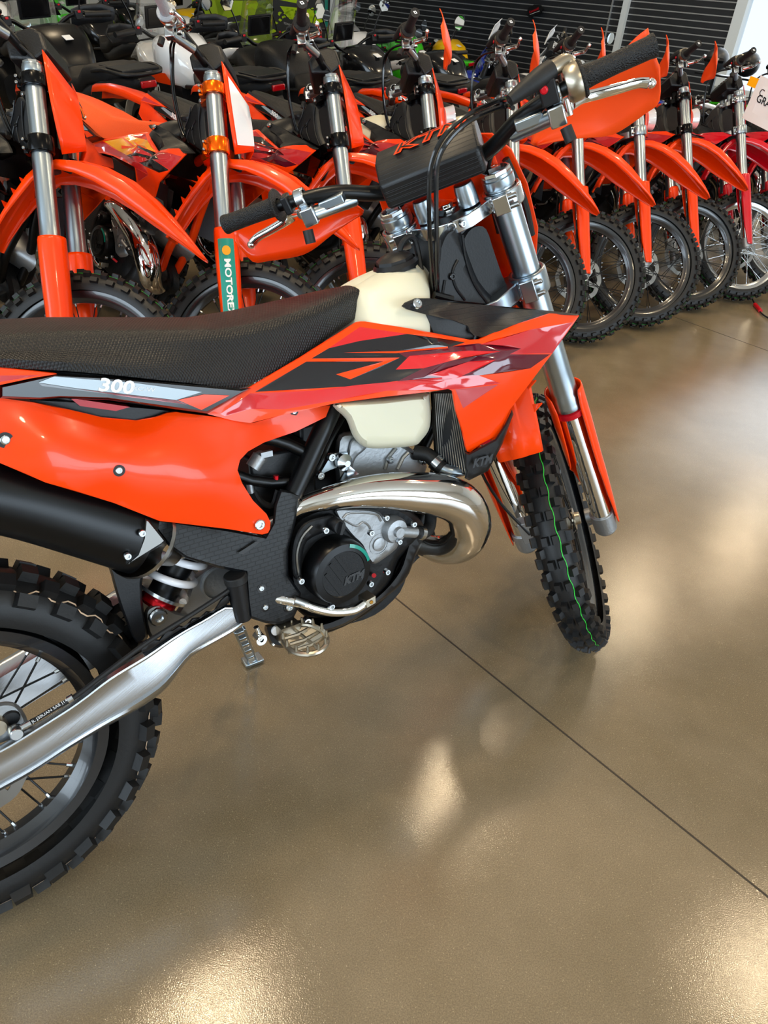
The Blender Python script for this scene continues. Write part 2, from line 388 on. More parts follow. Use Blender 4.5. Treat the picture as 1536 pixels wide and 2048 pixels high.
g = G().mat('slat_dark'); bbox(g, U1 + .02, U1 + .15, V0, WV, 0, 3.3); g.mat('wall_white'); bbox(g, U1, U1 + .15, V0, V1, 3.3, ZC)
bbox(g, U1, U1 + .15, WV + 3.2, V1, 0, 3.3); bbox(g, U1, U1 + .15, WV, WV + 3.2, 0, .9)
PT = .0703
for i in range(int(3.3 / PT)):
    z = 1.55 + (i - 22) * PT
    if z < .0 or z > 3.25: continue
    g.mat('slat_dark'); bbox(g, U1, U1 + .02, V0, WV, z + .0155, z + PT - .001); g.mat('slat_metal'); bbox(g, U1 + .006, U1 + .02, V0, WV, z, z + .0125)
tag(g.build('wall_back', bevel=0), kind='structure')
g = G().mat('frame_white'); bbox(g, U1 - .05, U1, -6.74, -6.66, 0, 3.3); tag(g.build('trim_1'), kind='structure')
g = G().mat('slat_metal'); bbox(g, U1 - .02, U1, -6.93, -6.915, 0, 3.3); tag(g.build('trim_2'), kind='structure')
g = G().mat('frame_white')
for v0, v1 in ((WV, WV + .13), (WV + 1.55, WV + 1.65), (WV + 3.07, WV + 3.2)): bbox(g, U1 - .02, U1 + .1, v0, v1, .9, 3.3)
for z0, z1 in ((.9, 1.0), (3.2, 3.3), (2.02, 2.07)): bbox(g, U1 - .02, U1 + .1, WV, WV + 3.2, z0, z1)
w = g.build('window_1', bevel=.004); tag(w, kind='structure')
g = G().mat('glass'); bbox(g, U1 + .05, U1 + .06, WV, WV + 3.2, .9, 3.3); g.build('pane', w)
def mull(name, mk, a0, a1, n):
    g = G().mat('frame_white')
    for i in range(n + 1): a = a0 + (a1 - a0) * i / n; mk(g, a - .04, a + .04, .4, 3.4)
    for z in (.4, 1.9, 3.34): mk(g, a0, a1, z, z + .07)
    tag(g.build(name), kind='structure')
mull('window_2', lambda g, a, b, z0, z1: bbox(g, U0 - .1, U0 + .02, a, b, z0, z1), -5, 5, 4)
mull('window_3', lambda g, a, b, z0, z1: bbox(g, a, b, V1 - .02, V1 + .1, z0, z1), -1, 6, 3)
# round high-bay lamps under the ceiling
LAMPS = [(3.04, 2.84), (4.66, 8.4), (2.84, 6.74), (-.69, 2.18), (-3.2, 6.6), (-1.2, 1.2), (1.6, -.8), (-4.4, 3.2), (-6.0, 8.2), (.4, 9.2), (5.4, 5.2), (.8, 4.2)]
lamp0 = None
for i, (x, y) in enumerate(LAMPS):
    if lamp0 is None:
        t = empty('ceiling_lamp', Matrix.Translation((x, y, 0)), 'round high-bay lamp hanging from the white ceiling', 'lamp', 'high-bay lamps under the ceiling')
        g = G().mat('black_metal'); g.lathe((0, 0, ZC), (0, 0, -1), [(0, .0), (.05, .02), (.05, .1), (.14, .14), (.18, .2), (.18, .24), (.16, .24), (.16, .225), (0, .225)], 24); h = g.build('lamp_housing', t)
        g = G().mat('lamp_glow'); g.lathe((0, 0, ZC), (0, 0, -1), [(0, .226), (.158, .226), (.158, .236), (0, .236)], 24); e = g.build('lamp_lens', t); lamp0 = (t, h, e)
    else:
        t = lamp0[0].copy(); COL.objects.link(t); t.location = (x, y, 0)
        for ch in lamp0[1:]: c = ch.copy(); COL.objects.link(c); c.parent = t
    l = bpy.data.lights.new('high_bay_light', 'AREA'); l.shape = 'DISK'; l.size = .3; l.energy = 22; l.color = WARM; o = bpy.data.objects.new('high_bay_light', l); COL.objects.link(o); o.location = (x, y, ZC - .26)

# ================================================================ the orange enduro bike in front
hero = empty('dirt_bike', HM, 'orange enduro motorcycle with white tank in the foreground, chrome pipe, leaning on its stand', 'motorcycle')
STEER = []          # parts that turn with the fork
def B(g, name, parent=None, steer=False, **k):
    o = g.build(name, parent or hero, **k)
    if steer: STEER.append(o)
    return o
# ---- wheels
def tire_geo(hw, rc, b, kh, rows, line=None, seg=96):
    g = G().mat('tire_rubber'); prof = []
    for k in range(15):
        ph = radians(-112 + 224 * k / 14); prof.append((rc + b * cos(ph), hw * sin(ph)))
    g.lathe((0, 0, 0), (0, 1, 0), prof, seg, ref=(1, 0, 0))
    for ph0, n, off, w, l, hh in rows:
        ph = radians(ph0)
        for i in range(n):
            th = 2 * pi * (i + off) / n; er = np.array([cos(th), 0, sin(th)]); et = np.array([-sin(th), 0, cos(th)]); ey = np.array([0, 1., 0])
            nrm = vunit(er * cos(ph) / b + ey * sin(ph) / hw) if 0 else vunit(er * cos(ph) * hw + ey * sin(ph) * b); sd = np.cross(nrm, et)
            c = er * (rc + b * cos(ph)) + ey * hw * sin(ph) + nrm * (hh * .5 - .002); g.box(c, (w, l, hh), [sd, et, nrm], taper=.86)
    if line:
        ph0, mname, amp = line; g.mat(mname); n = 144; rows_ = []
        for s_ in (-.5, .5):
            row = []
            for i in range(n):
                th = 2 * pi * i / n; ph = radians(ph0 + amp * (1 if (i // 2) % 2 else -1) + s_ * 2.6); r = rc + (b + .0012) * cos(ph)
                row.append((r * cos(th), (hw + .0012) * sin(ph), r * sin(th)))
            rows_.append(row)
        g.grid(rows_, closev=True)
    return g
def shift(g, c):
    c = np.array(c); g.v = [tuple(np.array(p) + c) for p in g.v]; return g
def rim_geo(r, w, m='rim_black'):
    g = G().mat(m); h = w / 2
    g.lathe((0, 0, 0), (0, 1, 0), [(r - .012, -h + .003), (r + .006, -h), (r + .006, -h + .004), (r - .006, -h + .007), (r - .012, -h * .5), (r - .022, -h * .3), (r - .022, h * .3), (r - .012, h * .5), (r - .006, h - .007), (r + .006, h - .004), (r + .006, h), (r - .012, h - .003), (r - .018, h * .62), (r - .030, h * .3), (r - .030, -h * .3), (r - .018, -h * .62)], 96, ref=(1, 0, 0), close=True)
    return g
def hub_geo(R1, hw_, m='titan'):
    g = G().mat(m); g.lathe((0, 0, 0), (0, 1, 0), [(.0, -hw_ - .012), (.016, -hw_ - .012), (.018, -hw_), (R1, -hw_ + .002), (R1, -hw_ + .008), (.024, -hw_ + .016), (.021, 0), (.024, hw_ - .016), (R1, hw_ - .008), (R1, hw_ - .002), (.018, hw_), (.016, hw_ + .012), (0, hw_ + .012)], 28, ref=(1, 0, 0)); return g
def disc_geo(r, y, t=.003, waves=10, m='steel'):
    g = G().mat(m); n = 80
    def ring(rf, yy): return [(rf(i) * cos(2 * pi * i / n), yy, rf(i) * sin(2 * pi * i / n)) for i in range(n)]
    ro = lambda i: r * (1 - .035 * (.5 + .5 * cos(waves * 2 * pi * i / n))); ri = lambda i: r * .80 * (1 - .03 * cos(waves * 2 * pi * i / n))
    g.grid([ring(ri, y - t / 2), ring(ro, y - t / 2), ring(ro, y + t / 2), ring(ri, y + t / 2)], closeu=True, closev=True)
    for k in range(6):
        th = 2 * pi * k / 6; d = np.array([cos(th), 0, sin(th)]); e = np.array([-sin(th), 0, cos(th)])
        g.prism([d * r * .82 - e * .011 + [0, y - t / 2, 0], d * r * .82 + e * .011 + [0, y - t / 2, 0], d * r * .33 + e * .016 + [0, y - t / 2, 0], d * r * .33 - e * .016 + [0, y - t / 2, 0]], (0, t, 0))
    g.lathe((0, y, 0), (0, 1, 0), [(r * .3, -.003), (r * .42, -.003), (r * .42, .003), (r * .3, .003)], 24, close=True); return g
def wheel(name, C, hw, rc, b, rows, rimr, rimw, hubr, hubw, nsp, line, disc, steer, rim_m='rim_black'):
    C = tuple(C)
    w = B(shift(rim_geo(rimr, rimw, rim_m), C), name, steer=steer)
    if steer: pass
    def sub(g, nm, **k): return shift(g, C).build(nm, w, **k)
    sub(tire_geo(hw, rc, b, .013, rows, line), 'tire', sharp=30)
    sub(hub_geo(hubr, hubw), 'hub')
    for i in range(nsp):
        sd = 1 if i % 2 else -1; k = i // 2; t0 = 2 * pi * (k + .25 * (i % 2)) / (nsp / 2); tw = radians(62) * (1 if k % 2 else -1)
        p = np.array([hubr * cos(t0 + tw), sd * (hubw - .005), hubr * sin(t0 + tw)]); q = np.array([(rimr - .024) * cos(t0), sd * .003, (rimr - .024) * sin(t0)])
        g = G().mat('black_metal'); g.cyl(p, q, .0019, n=6); d = vunit(q - p); g.mat('machined'); g.cyl(q - d * .016, q + d * .004, .0034, n=6); sub(g, 'spoke')
    if disc: sub(disc_geo(*disc), 'brake_disc')
    return w
R_ROWS = [(-13, 30, 0, .026, .030, .017), (13, 30, 0, .026, .030, .017), (-36, 30, .5, .024, .028, .017), (36, 30, .5, .024, .028, .017), (-62, 30, 0, .024, .034, .017), (62, 30, 0, .024, .034, .017)]
F_ROWS = [(-14, 38, 0, .016, .022, .014), (14, 38, 0, .016, .022, .014), (-42, 38, .5, .018, .022, .014), (42, 38, .5, .018, .022, .014), (-70, 38, 0, .017, .026, .013), (70, 38, 0, .017, .026, .013)]
rw = wheel('rear_wheel', (0, 0, RR), .055, .272, .056, R_ROWS, .232, .070, .034, .045, 36, (-47, 'line_tan', 4.5), (.11, -.052), False)
fw = wheel('front_wheel', AX, .041, .298, .043, F_ROWS, .276, .048, .030, .034, 36, (-27, 'green_paint', 2.2), (.13, .055), True)
# ---- swingarm
SW = [(-125, 1553), (0, 1490), (57, 1456), (149, 1398), (220, 1342), (288, 1301), (338, 1270), (406, 1233), (453, 1206), (478, 1222), (494, 1240), (470, 1263), (423, 1290), (383, 1314), (358, 1345), (338, 1371), (321, 1388), (271, 1422), (203, 1459), (135, 1500), (68, 1544), (0, 1582), (-125, 1650)]
def pl(L_, t): 
    P = np.array(L_, float); s_ = np.r_[0, np.cumsum(np.linalg.norm(np.diff(P, axis=0), axis=1))]; s_ /= s_[-1]; return [np.interp(t, s_, P[:, k]) for k in (0, 1)]
STp = crom(SW[:10], 4); SBt = crom([SW[9]] + SW[:9:-1], 4) if 0 else crom(SW[:10:-1] + [SW[10]], 4)
g = G().mat('aluminium'); rows = []
for f_, y in ((0, -.092), (0, -.108), (.05, -.117), (.13, -.1245), (.17, -.1250), (.20, -.1235), (.5, -.1225), (.80, -.1235), (.84, -.1225), (.88, -.1275), (.94, -.1285), (.98, -.124), (1, -.108), (1, -.092)):
    row = []
    for t in np.linspace(0, 1, 40):
        a, b2 = pl(STp, t), pl(SBt, t); bul = .006 * math.exp(-((t - .72) / .10) ** 2) * (1 if .45 < f_ < .9 else 0)
        row.append(at(a[0] + (b2[0] - a[0]) * f_, a[1] + (b2[1] - a[1]) * f_, y - bul))
    rows.append(row)
g.grid(rows, closeu=True); g.both(); B(g, 'swingarm', sharp=24)
g = pillow([(345, 1236), (372, 1190), (388, 1150), (440, 1122), (486, 1150), (505, 1215), (452, 1206), (400, 1236), (350, 1262)], .05, -.03, 9, 'cast_metal', sm=3); pillow([(288, 1236), (294, 1214), (320, 1206), (352, 1222), (384, 1232), (350, 1262), (330, 1270), (300, 1276)], .05, -.045, 7, 'cast_metal', sm=3, g=g)
g.mat('machined'); g.bolt(at(315, 1232, -.047), (0, -1, 0), .017, .009); g.mat('cast_metal'); g.lathe(at(436, 1166, -.030), (0, -1, 0), [(.034, 0), (.034, .003), (.030, .004), (.030, .001)], 28, ref=(1, 0, 0)); B(g, 'swingarm_bridge')
# chain guide strip and brake hose on top of the swingarm
g = pillow([(281, 1300), (284, 1284), (301, 1276), (318, 1279), (330, 1262), (345, 1259), (358, 1250), (370, 1253), (384, 1236), (400, 1234), (412, 1222), (426, 1222), (440, 1200), (456, 1188), (458, 1206), (410, 1232), (350, 1266), (296, 1303)], -.11, -.130, 3, 'black_plastic', sm=2); B(g, 'hose_guide')
g = G().mat('black_rubber'); g.tube([at(u, v, y) for u, v, y in ((62, 1445, -.12), (110, 1416, -.122), (150, 1393, -.124), (210, 1347, -.126), (281, 1294, -.128), (320, 1268, -.13), (380, 1231, -.13), (445, 1189, -.128), (470, 1170, -.12))], .0042, 8, sm=4)
g.mat('machined'); g.cyl(at(136, 1400, -.123), at(146, 1394, -.124), .0062); g.cyl(at(34, 1460, -.12), at(62, 1445, -.121), .0055); g.lathe(at(31, 1462, -.118), (0, -1, 0), [(0, .012), (.009, .012), (.011, .009), (.011, -.004)], 16); B(g, 'rear_brake_hose')
put = lambda c, ux, uy: (lambda x, y: np.array(c) + np.array(ux) * x + np.array(uy) * y)
a = at(66, 1443, -.1275); b_ = at(132, 1401, -.1275); ux = vunit(b_ - a); g = G(); put_text(g, 'white_graphic', 'JL J30UAN SAE J14', .0075, put((a + b_) / 2, ux, np.array([-ux[2], 0, ux[0]]))); B(g, 'hose_lettering')
# rear caliper
g = pillow([(-40, 1440), (-10, 1408), (25, 1404), (45, 1420), (55, 1448), (30, 1475), (-20, 1490), (-45, 1480)], -.06, -.10, 8, 'cast_metal'); g.mat('black_plastic'); g.lathe(at(22, 1436, -.10), (0, -1, 0), [(0, .004), (.012, .004), (.014, 0)], 14)
g.mat('titan'); g.lathe(at(-8, 1450, -.10), (0, -1, 0), [(0, .012), (.014, .012), (.017, .006), (.017, 0)], 18); B(g, 'rear_brake_caliper')
# ---- shock absorber
st_, sb_ = at(388, 1072, -.01), at(322, 1192, -.01); d = sb_ - st_; Ls = np.linalg.norm(d); d = vunit(d); u_, w_ = perp(d)
g = G().mat('black_metal'); g.cyl(st_ - d * .03, st_ + d * Ls * .96, .027, n=20); g.mat('machined'); g.cyl(st_ - d * .06, st_ + d * Ls * 1.05, .008)
sh = B(g, 'shock_absorber')
pts = [st_ + d * (Ls * (-.35 + 1.27 * k / 120)) + .041 * (cos(k * 2 * pi * 4.2 / 120 + 1.1) * u_ + sin(k * 2 * pi * 4.2 / 120 + 1.1) * w_) for k in range(121)]
g = G().mat('spring_white'); g.tube(pts, .0072, 10); g.build('shock_spring', sh)
g = G().mat('machined'); g.cyl(sb_ - d * .010, sb_ - d * .004, .048, n=24); g.build('spring_seat', sh)
g = G().mat('red_anod'); cc = sb_ + d * .006; g.lathe(cc, d, [(0, -.006), (.030, -.006), (.034, 0), (.034, .008), (.029, .014), (0, .014)], 10); g.build('preload_adjuster', sh)
# ---- mud flap
g = pillow([(216, 1106), (292, 1096), (284, 1165), (288, 1225), (296, 1274), (272, 1286), (252, 1244), (236, 1200), (222, 1150)], .06, -.062, 5, 'black_plastic', sm=3); B(g, 'mud_flap')
# ---- muffler
mp = [(-170, 952), (-60, 982), (60, 1010), (180, 1046), (282, 1078)]
g = G().mat('black_metal'); g.tube([at(u, v, -.10) for u, v in mp], [pxm(u, v, -.10, 74) for u, v in mp], 28, sm=4, flat=((0, 1, 0), .82)); mu = B(g, 'muffler', sharp=50)
g = G().mat('steel'); e0, e1 = at(280, 1077, -.10), at(345, 1108, -.07); g.lathe(e0, e1 - e0, [(.066, -.004), (.067, .003), (.056, .018), (.03, .05), (.022, .085)], 28); g.build('muffler_cone', mu)
for u, v in ((284, 1066), (255, 1112)): g = G().mat('machined'); g.bolt(at(u, v, -.150), (0, -1, 0), .006); g.build('muffler_bolt', mu)
g = pillow([(290, 1036), (299, 1040), (333, 1082), (324, 1090), (258, 1131), (250, 1129), (274, 1108), (286, 1076)], -.10, -.150, 4, 'steel', sm=0); g.build('muffler_end', mu)
# ---- seat
cr = [(-170, 690, -.10), (0, 682, -.10), (150, 673, -.10), (319, 671, -.10), (456, 668, -.095), (547, 650, -.09), (638, 620, -.072), (690, 598, -.052), (722, 586, -.036)]
bo = [(-170, 720, -.12), (0, 735, -.125), (137, 742, -.13), (228, 750, -.132), (319, 760, -.132), (387, 767, -.126), (456, 776, -.12), (490, 774, -.115), (560, 738, -.10), (640, 688, -.078), (700, 645, -.055), (728, 622, -.04)]
def prof(L_): P = np.array([at(*q) for q in L_]); o = np.argsort(P[:, 0]); return P[o]
C_, B_ = prof(cr), prof(bo); xs = np.linspace(C_[0, 0], C_[-1, 0], 60); rows = []
for x in xs:
    zc = np.interp(x, C_[:, 0], C_[:, 2]); yc = -np.interp(x, C_[:, 0], -C_[:, 1]); zb = np.interp(x, B_[:, 0], B_[:, 2]); yb = -np.interp(x, B_[:, 0], -B_[:, 1]); zb = min(zb, zc - .012)
    half = [(yb * .8, zb - .006), (yb, zb), (yb * .995, zb + .012), ((yb + yc) / 2 * 1.015, (zb + zc) / 2), (yc * 1.03, zc - .012), (yc * .985, zc - .001), (yc * .82, zc + .006), (yc * .45, zc + .009), (0, zc + .010)]
    sec = half + [(-y, z) for y, z in half[:-1][::-1]]; rows.append([(x, y, z) for y, z in sec])
g = G().mat('seat_vinyl'); g.grid(rows); n = len(rows[0]); g.add(rows[0], [tuple(range(n))]); g.add(rows[-1], [tuple(range(n))[::-1]])
seat = B(g, 'seat', sharp=50)
# ---- fuel tank
TR = [[(706, 570, .012), (745, 546, .012), (788, 524, .012), (824, 517, .012), (848, 533, .012), (864, 566, .012)],
      [(716, 580, -.035), (752, 560, -.038), (796, 540, -.042), (834, 535, -.042), (856, 556, -.042), (867, 592, -.042)],
      [(722, 600, -.060), (756, 588, -.068), (800, 572, -.074), (838, 572, -.076), (858, 592, -.076), (868, 622, -.076)],
      [(722, 640, -.078), (756, 634, -.094), (800, 626, -.104), (838, 630, -.106), (858, 642, -.106), (869, 650, -.106)],
      [(715, 690, -.08), (755, 690, -.105), (800, 692, -.115), (838, 695, -.117), (858, 696, -.117), (870, 696, -.117)],
      [(715, 740, -.05), (755, 740, -.08), (800, 742, -.09), (838, 745, -.09), (858, 746, -.09), (870, 746, -.09)]]
rows = [[at(*q) for q in r] for r in TR]; rows = [list(crom(r, 4)) for r in rows]; cols = [list(crom([r[i] for r in rows], 4)) for i in range(len(rows[0]))]
g = G().mat('tank_white'); rows = [[at(*q) for q in r] for r in TR]; cols = [list(r) for r in zip(*rows)]; g.grid(cols); gm = g.mir(); k = len(g.v); g.v += gm.v; g.f += [tuple(i + k for i in f) for f in gm.f]; g.m += gm.m
top = [c[0] for c in cols]; g.grid([top, [(p[0], -p[1], p[2]) for p in top]])
for e in (cols[0], cols[-1]): g.grid([e, [(p[0], -p[1], p[2]) for p in e]])
tank = B(g, 'fuel_tank', sharp=0, sub=2)
TB = [(668, 805), (770, 794), (850, 786), (860, 800), (860, 852), (843, 880), (824, 892), (755, 897), (726, 892), (706, 872), (692, 838)]
g = pillow(TB, -.05, -.158, 13, 'tank_white', sm=4); g.both(); g.build('tank_lobe', tank, sharp=60)
g = G().mat('black_plastic'); cc = at(790, 524, 0); td = vunit(np.array([-.28, 0, 1.])); k6 = []
g.lathe(cc - td * .012, td, [(.036, -.01), (.038, .0), (.040, .006), (.036, .020), (.026, .026), (.012, .030), (0, .031)], 8); g.lathe(cc, td, [(.043, -.012), (.045, -.004), (.040, .003)], 16)
cap = g.build('fuel_cap', tank, sharp=25)
g = G().mat('black_rubber'); g.tube([at(u, v, y) for u, v, y in ((796, 512, 0), (803, 490, 0), (815, 475, .0), (828, 478, 0), (836, 505, 0), (842, 540, -.01))], .0058, 8, sm=5); B(g, 'breather_hose')
# ---- radiator shrouds
T2 = lambda L_: [(500 + x / 2.194, 600 + y / 2.194) for x, y in L_]
SH = [(415, 828), (500, 775), (600, 716), (700, 653), (713, 645), (721, 643), (730, 643), (820, 657), (942, 680), (960, 679), (985, 668), (1040, 647), (1101, 627), (1158.6, 631), (1106, 705), (1060, 766), (1020, 819), (997, 869), (960, 889), (940, 905), (934, 903), (925, 860), (912, 819), (906, 782), (897, 778), (855, 784), (773, 793), (673, 806), (560, 831), (500, 846), (470, 842)]
SC_ = [(415, 828, -.122), (500, 775, -.118), (600, 716, -.103), (721, 643, -.082), (820, 657, -.118), (942, 680, -.15), (1101, 627, -.182), (1158, 631, -.196), (1106, 705, -.198), (1020, 819, -.182), (938, 905, -.162), (905, 780, -.186), (773, 793, -.165), (673, 806, -.150), (560, 831, -.138), (500, 846, -.128), (800, 715, -.146), (650, 740, -.124), (1000, 712, -.196), (890, 722, -.176)]
REG = [(T2([(20, 405), (345, 212), (482, 118), (700, 150), (945, 186), (860, 212), (900, 240), (760, 340), (500, 375), (30, 403)]), 'black_graphic'),
       (T2([(345, 212), (482, 118), (690, 149), (560, 168), (480, 180)]), 'red_graphic'),
       (T2([(640, 225), (860, 207), (1000, 190), (1190, 213), (1140, 238), (1318, 238), (1230, 300), (1000, 332), (890, 345), (640, 360), (760, 300)]), 'maroon_graphic'),
       (T2([(0, 410), (270, 398), (480, 372), (700, 352), (890, 335), (1000, 330), (1100, 366), (895, 392), (600, 398), (400, 436), (150, 480), (0, 478), (-110, 510), (-130, 500)]), 'red_graphic'),
       (T2([(700, 245), (960, 222), (1100, 226), (900, 262), (760, 300), (640, 305)]), 'red_graphic'), (T2([(780, 330), (960, 270), (1080, 262), (960, 320), (900, 345)]), 'red_graphic'),
       (T2([(1010, 195), (1230, 130), (1415, 98), (1335, 234), (1140, 238), (1190, 213)]), 'muted_red'), (T2([(900, 392), (1090, 372), (935, 475)]), 'muted_red'),
       (T2([(240, 270), (250, 257), (657, 253), (440, 348), (378, 326), (590, 269)]), 'orange'), (T2([(410, 230), (640, 225), (868, 204), (868, 211), (640, 233)]), 'orange')]
g = skin(SH, SC_, 'orange', REG, 13, .004, 'orange'); fSH = g.fY; shR = B(g, 'radiator_shroud', sharp=20)
gL = g.mir(); shL = B(gL, 'radiator_shroud', sharp=20)
SP = [(929, 903), (938, 906), (990, 878), (1010, 848), (1024, 819), (1027, 828), (1005, 888), (976, 942), (938, 961), (929, 956), (932, 942), (929, 936)]
g = pillow(SP, -.150, -.176, 4, 'black_plastic', sm=0, ctrl=[(929, 903, .0), (1025, 822, -.012), (938, 960, .008), (985, 914, .0)]); g2 = g
put_text(g2, 'dark_grey', 'KTM', .024, put(at(966, 923, -.181), vunit(at(980, 919, -.181) - at(952, 927, -.181)), (0.05, 0, .99)), .001, .25); B(g2, 'shroud_spoiler'); B(g2.mir(), 'shroud_spoiler')
WG = [(806, 613), (812, 606), (833, 597), (863, 597), (960, 609), (1074, 619), (1158, 628), (1155, 631), (1100, 629), (1040, 648), (985, 669), (963, 674), (948, 671), (941, 664), (936, 652), (908, 641), (856, 630), (815, 619)]
WC = [(807, 614, -.122), (833, 597, -.112), (863, 597, -.095), (960, 609, -.095), (1074, 619, -.13), (1156, 629, -.197), (1100, 630, -.180), (1025, 652, -.172), (963, 674, -.155), (941, 664, -.143), (908, 641, -.125), (856, 630, -.11)]
g = skin(WG, WC, 'black_textured', (), 14, .005); wgR = B(g, 'air_scoop'); B(g.mir(), 'air_scoop')
g = G().mat('machined'); g.bolt(at(834, 608, -.119), (-.2, -1, .5), .009, .005); g.build('scoop_bolt', wgR)
g = skin([(852, 628), (905, 640), (936, 650), (946, 668), (946, 684), (870, 672)], [(852, 628, -.10), (946, 684, -.135), (936, 650, -.13), (870, 672, -.11)], 'black_plastic', (), 14, .004); B(g, 'shroud_liner'); B(g.mir(), 'shroud_liner')
# ---- radiators (core with fins, tanks, hoses)
def radiator():
    g = G().mat('radiator_fin'); p = [at(868, 785, -.09), at(912, 785, -.165), at(944, 950, -.155), at(876, 925, -.085)]
    g.prism(p, (.028, .01, 0)); a, b2, c, d2 = [np.array(q) for q in p]; g.grid([[a + (b2 - a) * s_ + ((d2 + (c - d2) * s_) - (a + (b2 - a) * s_)) * t - [.003, .004, 0] for s_ in np.linspace(0, 1, 8)] for t in np.linspace(0, 1, 8)]); g.mat('steel')
    for k in range(13):
        t = (k + .5) / 13; g.tube([a + (b2 - a) * t - [.004, .0055, 0], d2 + (c - d2) * t - [.004, .0055, 0]], .0011, 4)
    g.mat('black_metal'); g.tube([a, d2], .007, 6); return g
g = radiator(); B(g, 'radiator'); B(g.mir(), 'radiator')
g = G().mat('black_rubber'); g.tube([at(*q) for q in ((828, 905, -.06), (856, 910, -.08), (876, 930, -.10), (886, 938, -.11))], .015, 12, sm=4)
g.mat('machined'); g.cyl(at(868, 922, -.092), at(878, 931, -.102), .0175, n=16); g.mat('fork_alu'); g.tube([at(*q) for q in ((884, 936, -.108), (900, 942, -.12), (925, 940, -.13), (936, 932, -.13))], .0125, 12, sm=4); B(g, 'radiator_hose')
# ---- side panel
SD = [(-170, 770), (0, 796), (68, 805), (137, 819), (205, 835), (273, 841), (312, 834), (335, 826), (352, 824), (456, 837), (506, 846), (588, 822), (638, 814), (668, 810), (672, 816), (662, 829), (592, 863), (528, 885), (496, 903), (480, 920), (475, 940), (484, 966), (506, 1001), (533, 1028), (541, 1044), (540, 1058), (536, 1066), (524, 1069), (456, 1058), (319, 1042), (228, 1006), (91, 965), (0, 926), (-170, 870)]
DC = [(-170, 770, -.135), (-170, 870, -.135), (0, 796, -.125), (0, 926, -.142), (137, 819, -.118), (228, 1006, -.145), (273, 841, -.105), (205, 835, -.11), (319, 1042, -.140), (350, 824, -.112), (456, 837, -.120), (506, 846, -.118), (588, 822, -.105), (670, 812, -.098), (592, 863, -.112), (528, 885, -.122), (476, 930, -.140), (484, 966, -.142), (506, 1001, -.138), (541, 1050, -.128), (456, 1058, -.134), (100, 880, -.152), (220, 920, -.156), (330, 900, -.146), (400, 960, -.156), (420, 890, -.134), (530, 845, -.112)]
g = skin(SD, DC, 'orange', (), 14, .004); fSD = g.fY; sp_ = B(g, 'side_panel', sharp=25)
for u, v, r in ((10, 880, .010), (238, 941, .008), (588, 823, .007)):
    g = G().mat('black_plastic'); y = fSD(u, v); g.lathe(at(u, v, y), (0, -1, 0), [(r * 1.1, .0012), (0, .0012)], 20); g.mat('machined'); g.bolt(at(u, v, y - .0015), (0, -1, 0), r * .65, .002); g.build('panel_bolt', sp_)
g = G().mat('machined'); g.bolt(at(519, 1049, -.134), (0, -1, 0), .0095, .004); g.build('panel_bolt', sp_)
B(G().mat('orange').add([], []) if 0 else skin(SD, DC, 'orange', (), 22, .004).mir(), 'side_panel', sharp=25)
# ---- tail and badge strip
g = skin([(-170, 722), (0, 737), (60, 742), (114, 748), (60, 757), (0, 770), (-170, 790)], [(-170, 722, -.12), (0, 737, -.135), (114, 748, -.135), (0, 770, -.14), (-170, 790, -.14)], 'orange', [([(-170, 750), (0, 751), (85, 750), (0, 764), (-170, 785)], 'muted_red')], 14, .01); B(g, 'tail_fairing'); B(g.mir(), 'tail_fairing')
BS = [(0, 771), (60, 758), (110, 747), (200, 752), (330, 763), (483, 777), (503, 776), (415, 828), (402, 826), (300, 812), (215, 800), (120, 797), (80, 800), (0, 797)]
g = pillow(BS, -.10, -.139, 5, 'black_gloss', sm=0); bs_ = B(g, 'badge_strip')
g = G(); y = -.1402; F2 = lambda L_, m_: g.mat(m_).add([at(u, v, y) for u, v in L_], [tuple(range(len(L_)))])
F2([(77, 765), (108, 753), (270, 766), (404, 784), (352, 800), (150, 776)], 'sticker_grey'); F2([(77, 766), (150, 777), (352, 801), (372, 809), (300, 798), (84, 772)], 'black_graphic'); F2([(152, 777.5), (353, 801), (374, 809), (250, 793)], 'muted_red'); F2([(356, 800), (408, 789), (459, 791), (403, 820)], 'orange')
g.build('badge_sticker', bs_)
a = at(196, 770, -.1408); b2 = at(270, 777, -.1408); ux = vunit(b2 - a); uz = vunit(np.cross(ux, [0, -1, 0])) * -1
uz = np.array([-ux[2], 0, ux[0]]); g = G(); put_text(g, 'white_graphic', '300', .026, put((a + b2) / 2, ux * 1.3, uz), .0008, .1); c2 = at(287, 778.5, -.1408); put_text(g, 'white_graphic', 'XC-W', .009, put(c2, ux * 1.4, uz)); g.build('badge_lettering', bs_)
B(bs_ and pillow(BS, -.10, -.139, 5, 'black_gloss', sm=0).mir(), 'badge_strip')
g = G().mat('black_plastic'); c0 = at(250, 815, -.06); g.prism([at(60, 800, -.1), at(160, 806, -.1), at(300, 818, -.1), at(430, 832, -.1), at(470, 800, -.1), at(440, 900, -.1), at(250, 880, -.1), at(60, 850, -.1)], (0, .2, 0)); g.mat('red_plastic'); g.prism([at(140, 796, -.104), at(260, 814, -.104), at(232, 822, -.104), at(160, 812, -.104)], (0, .02, 0)); B(g, 'air_box')
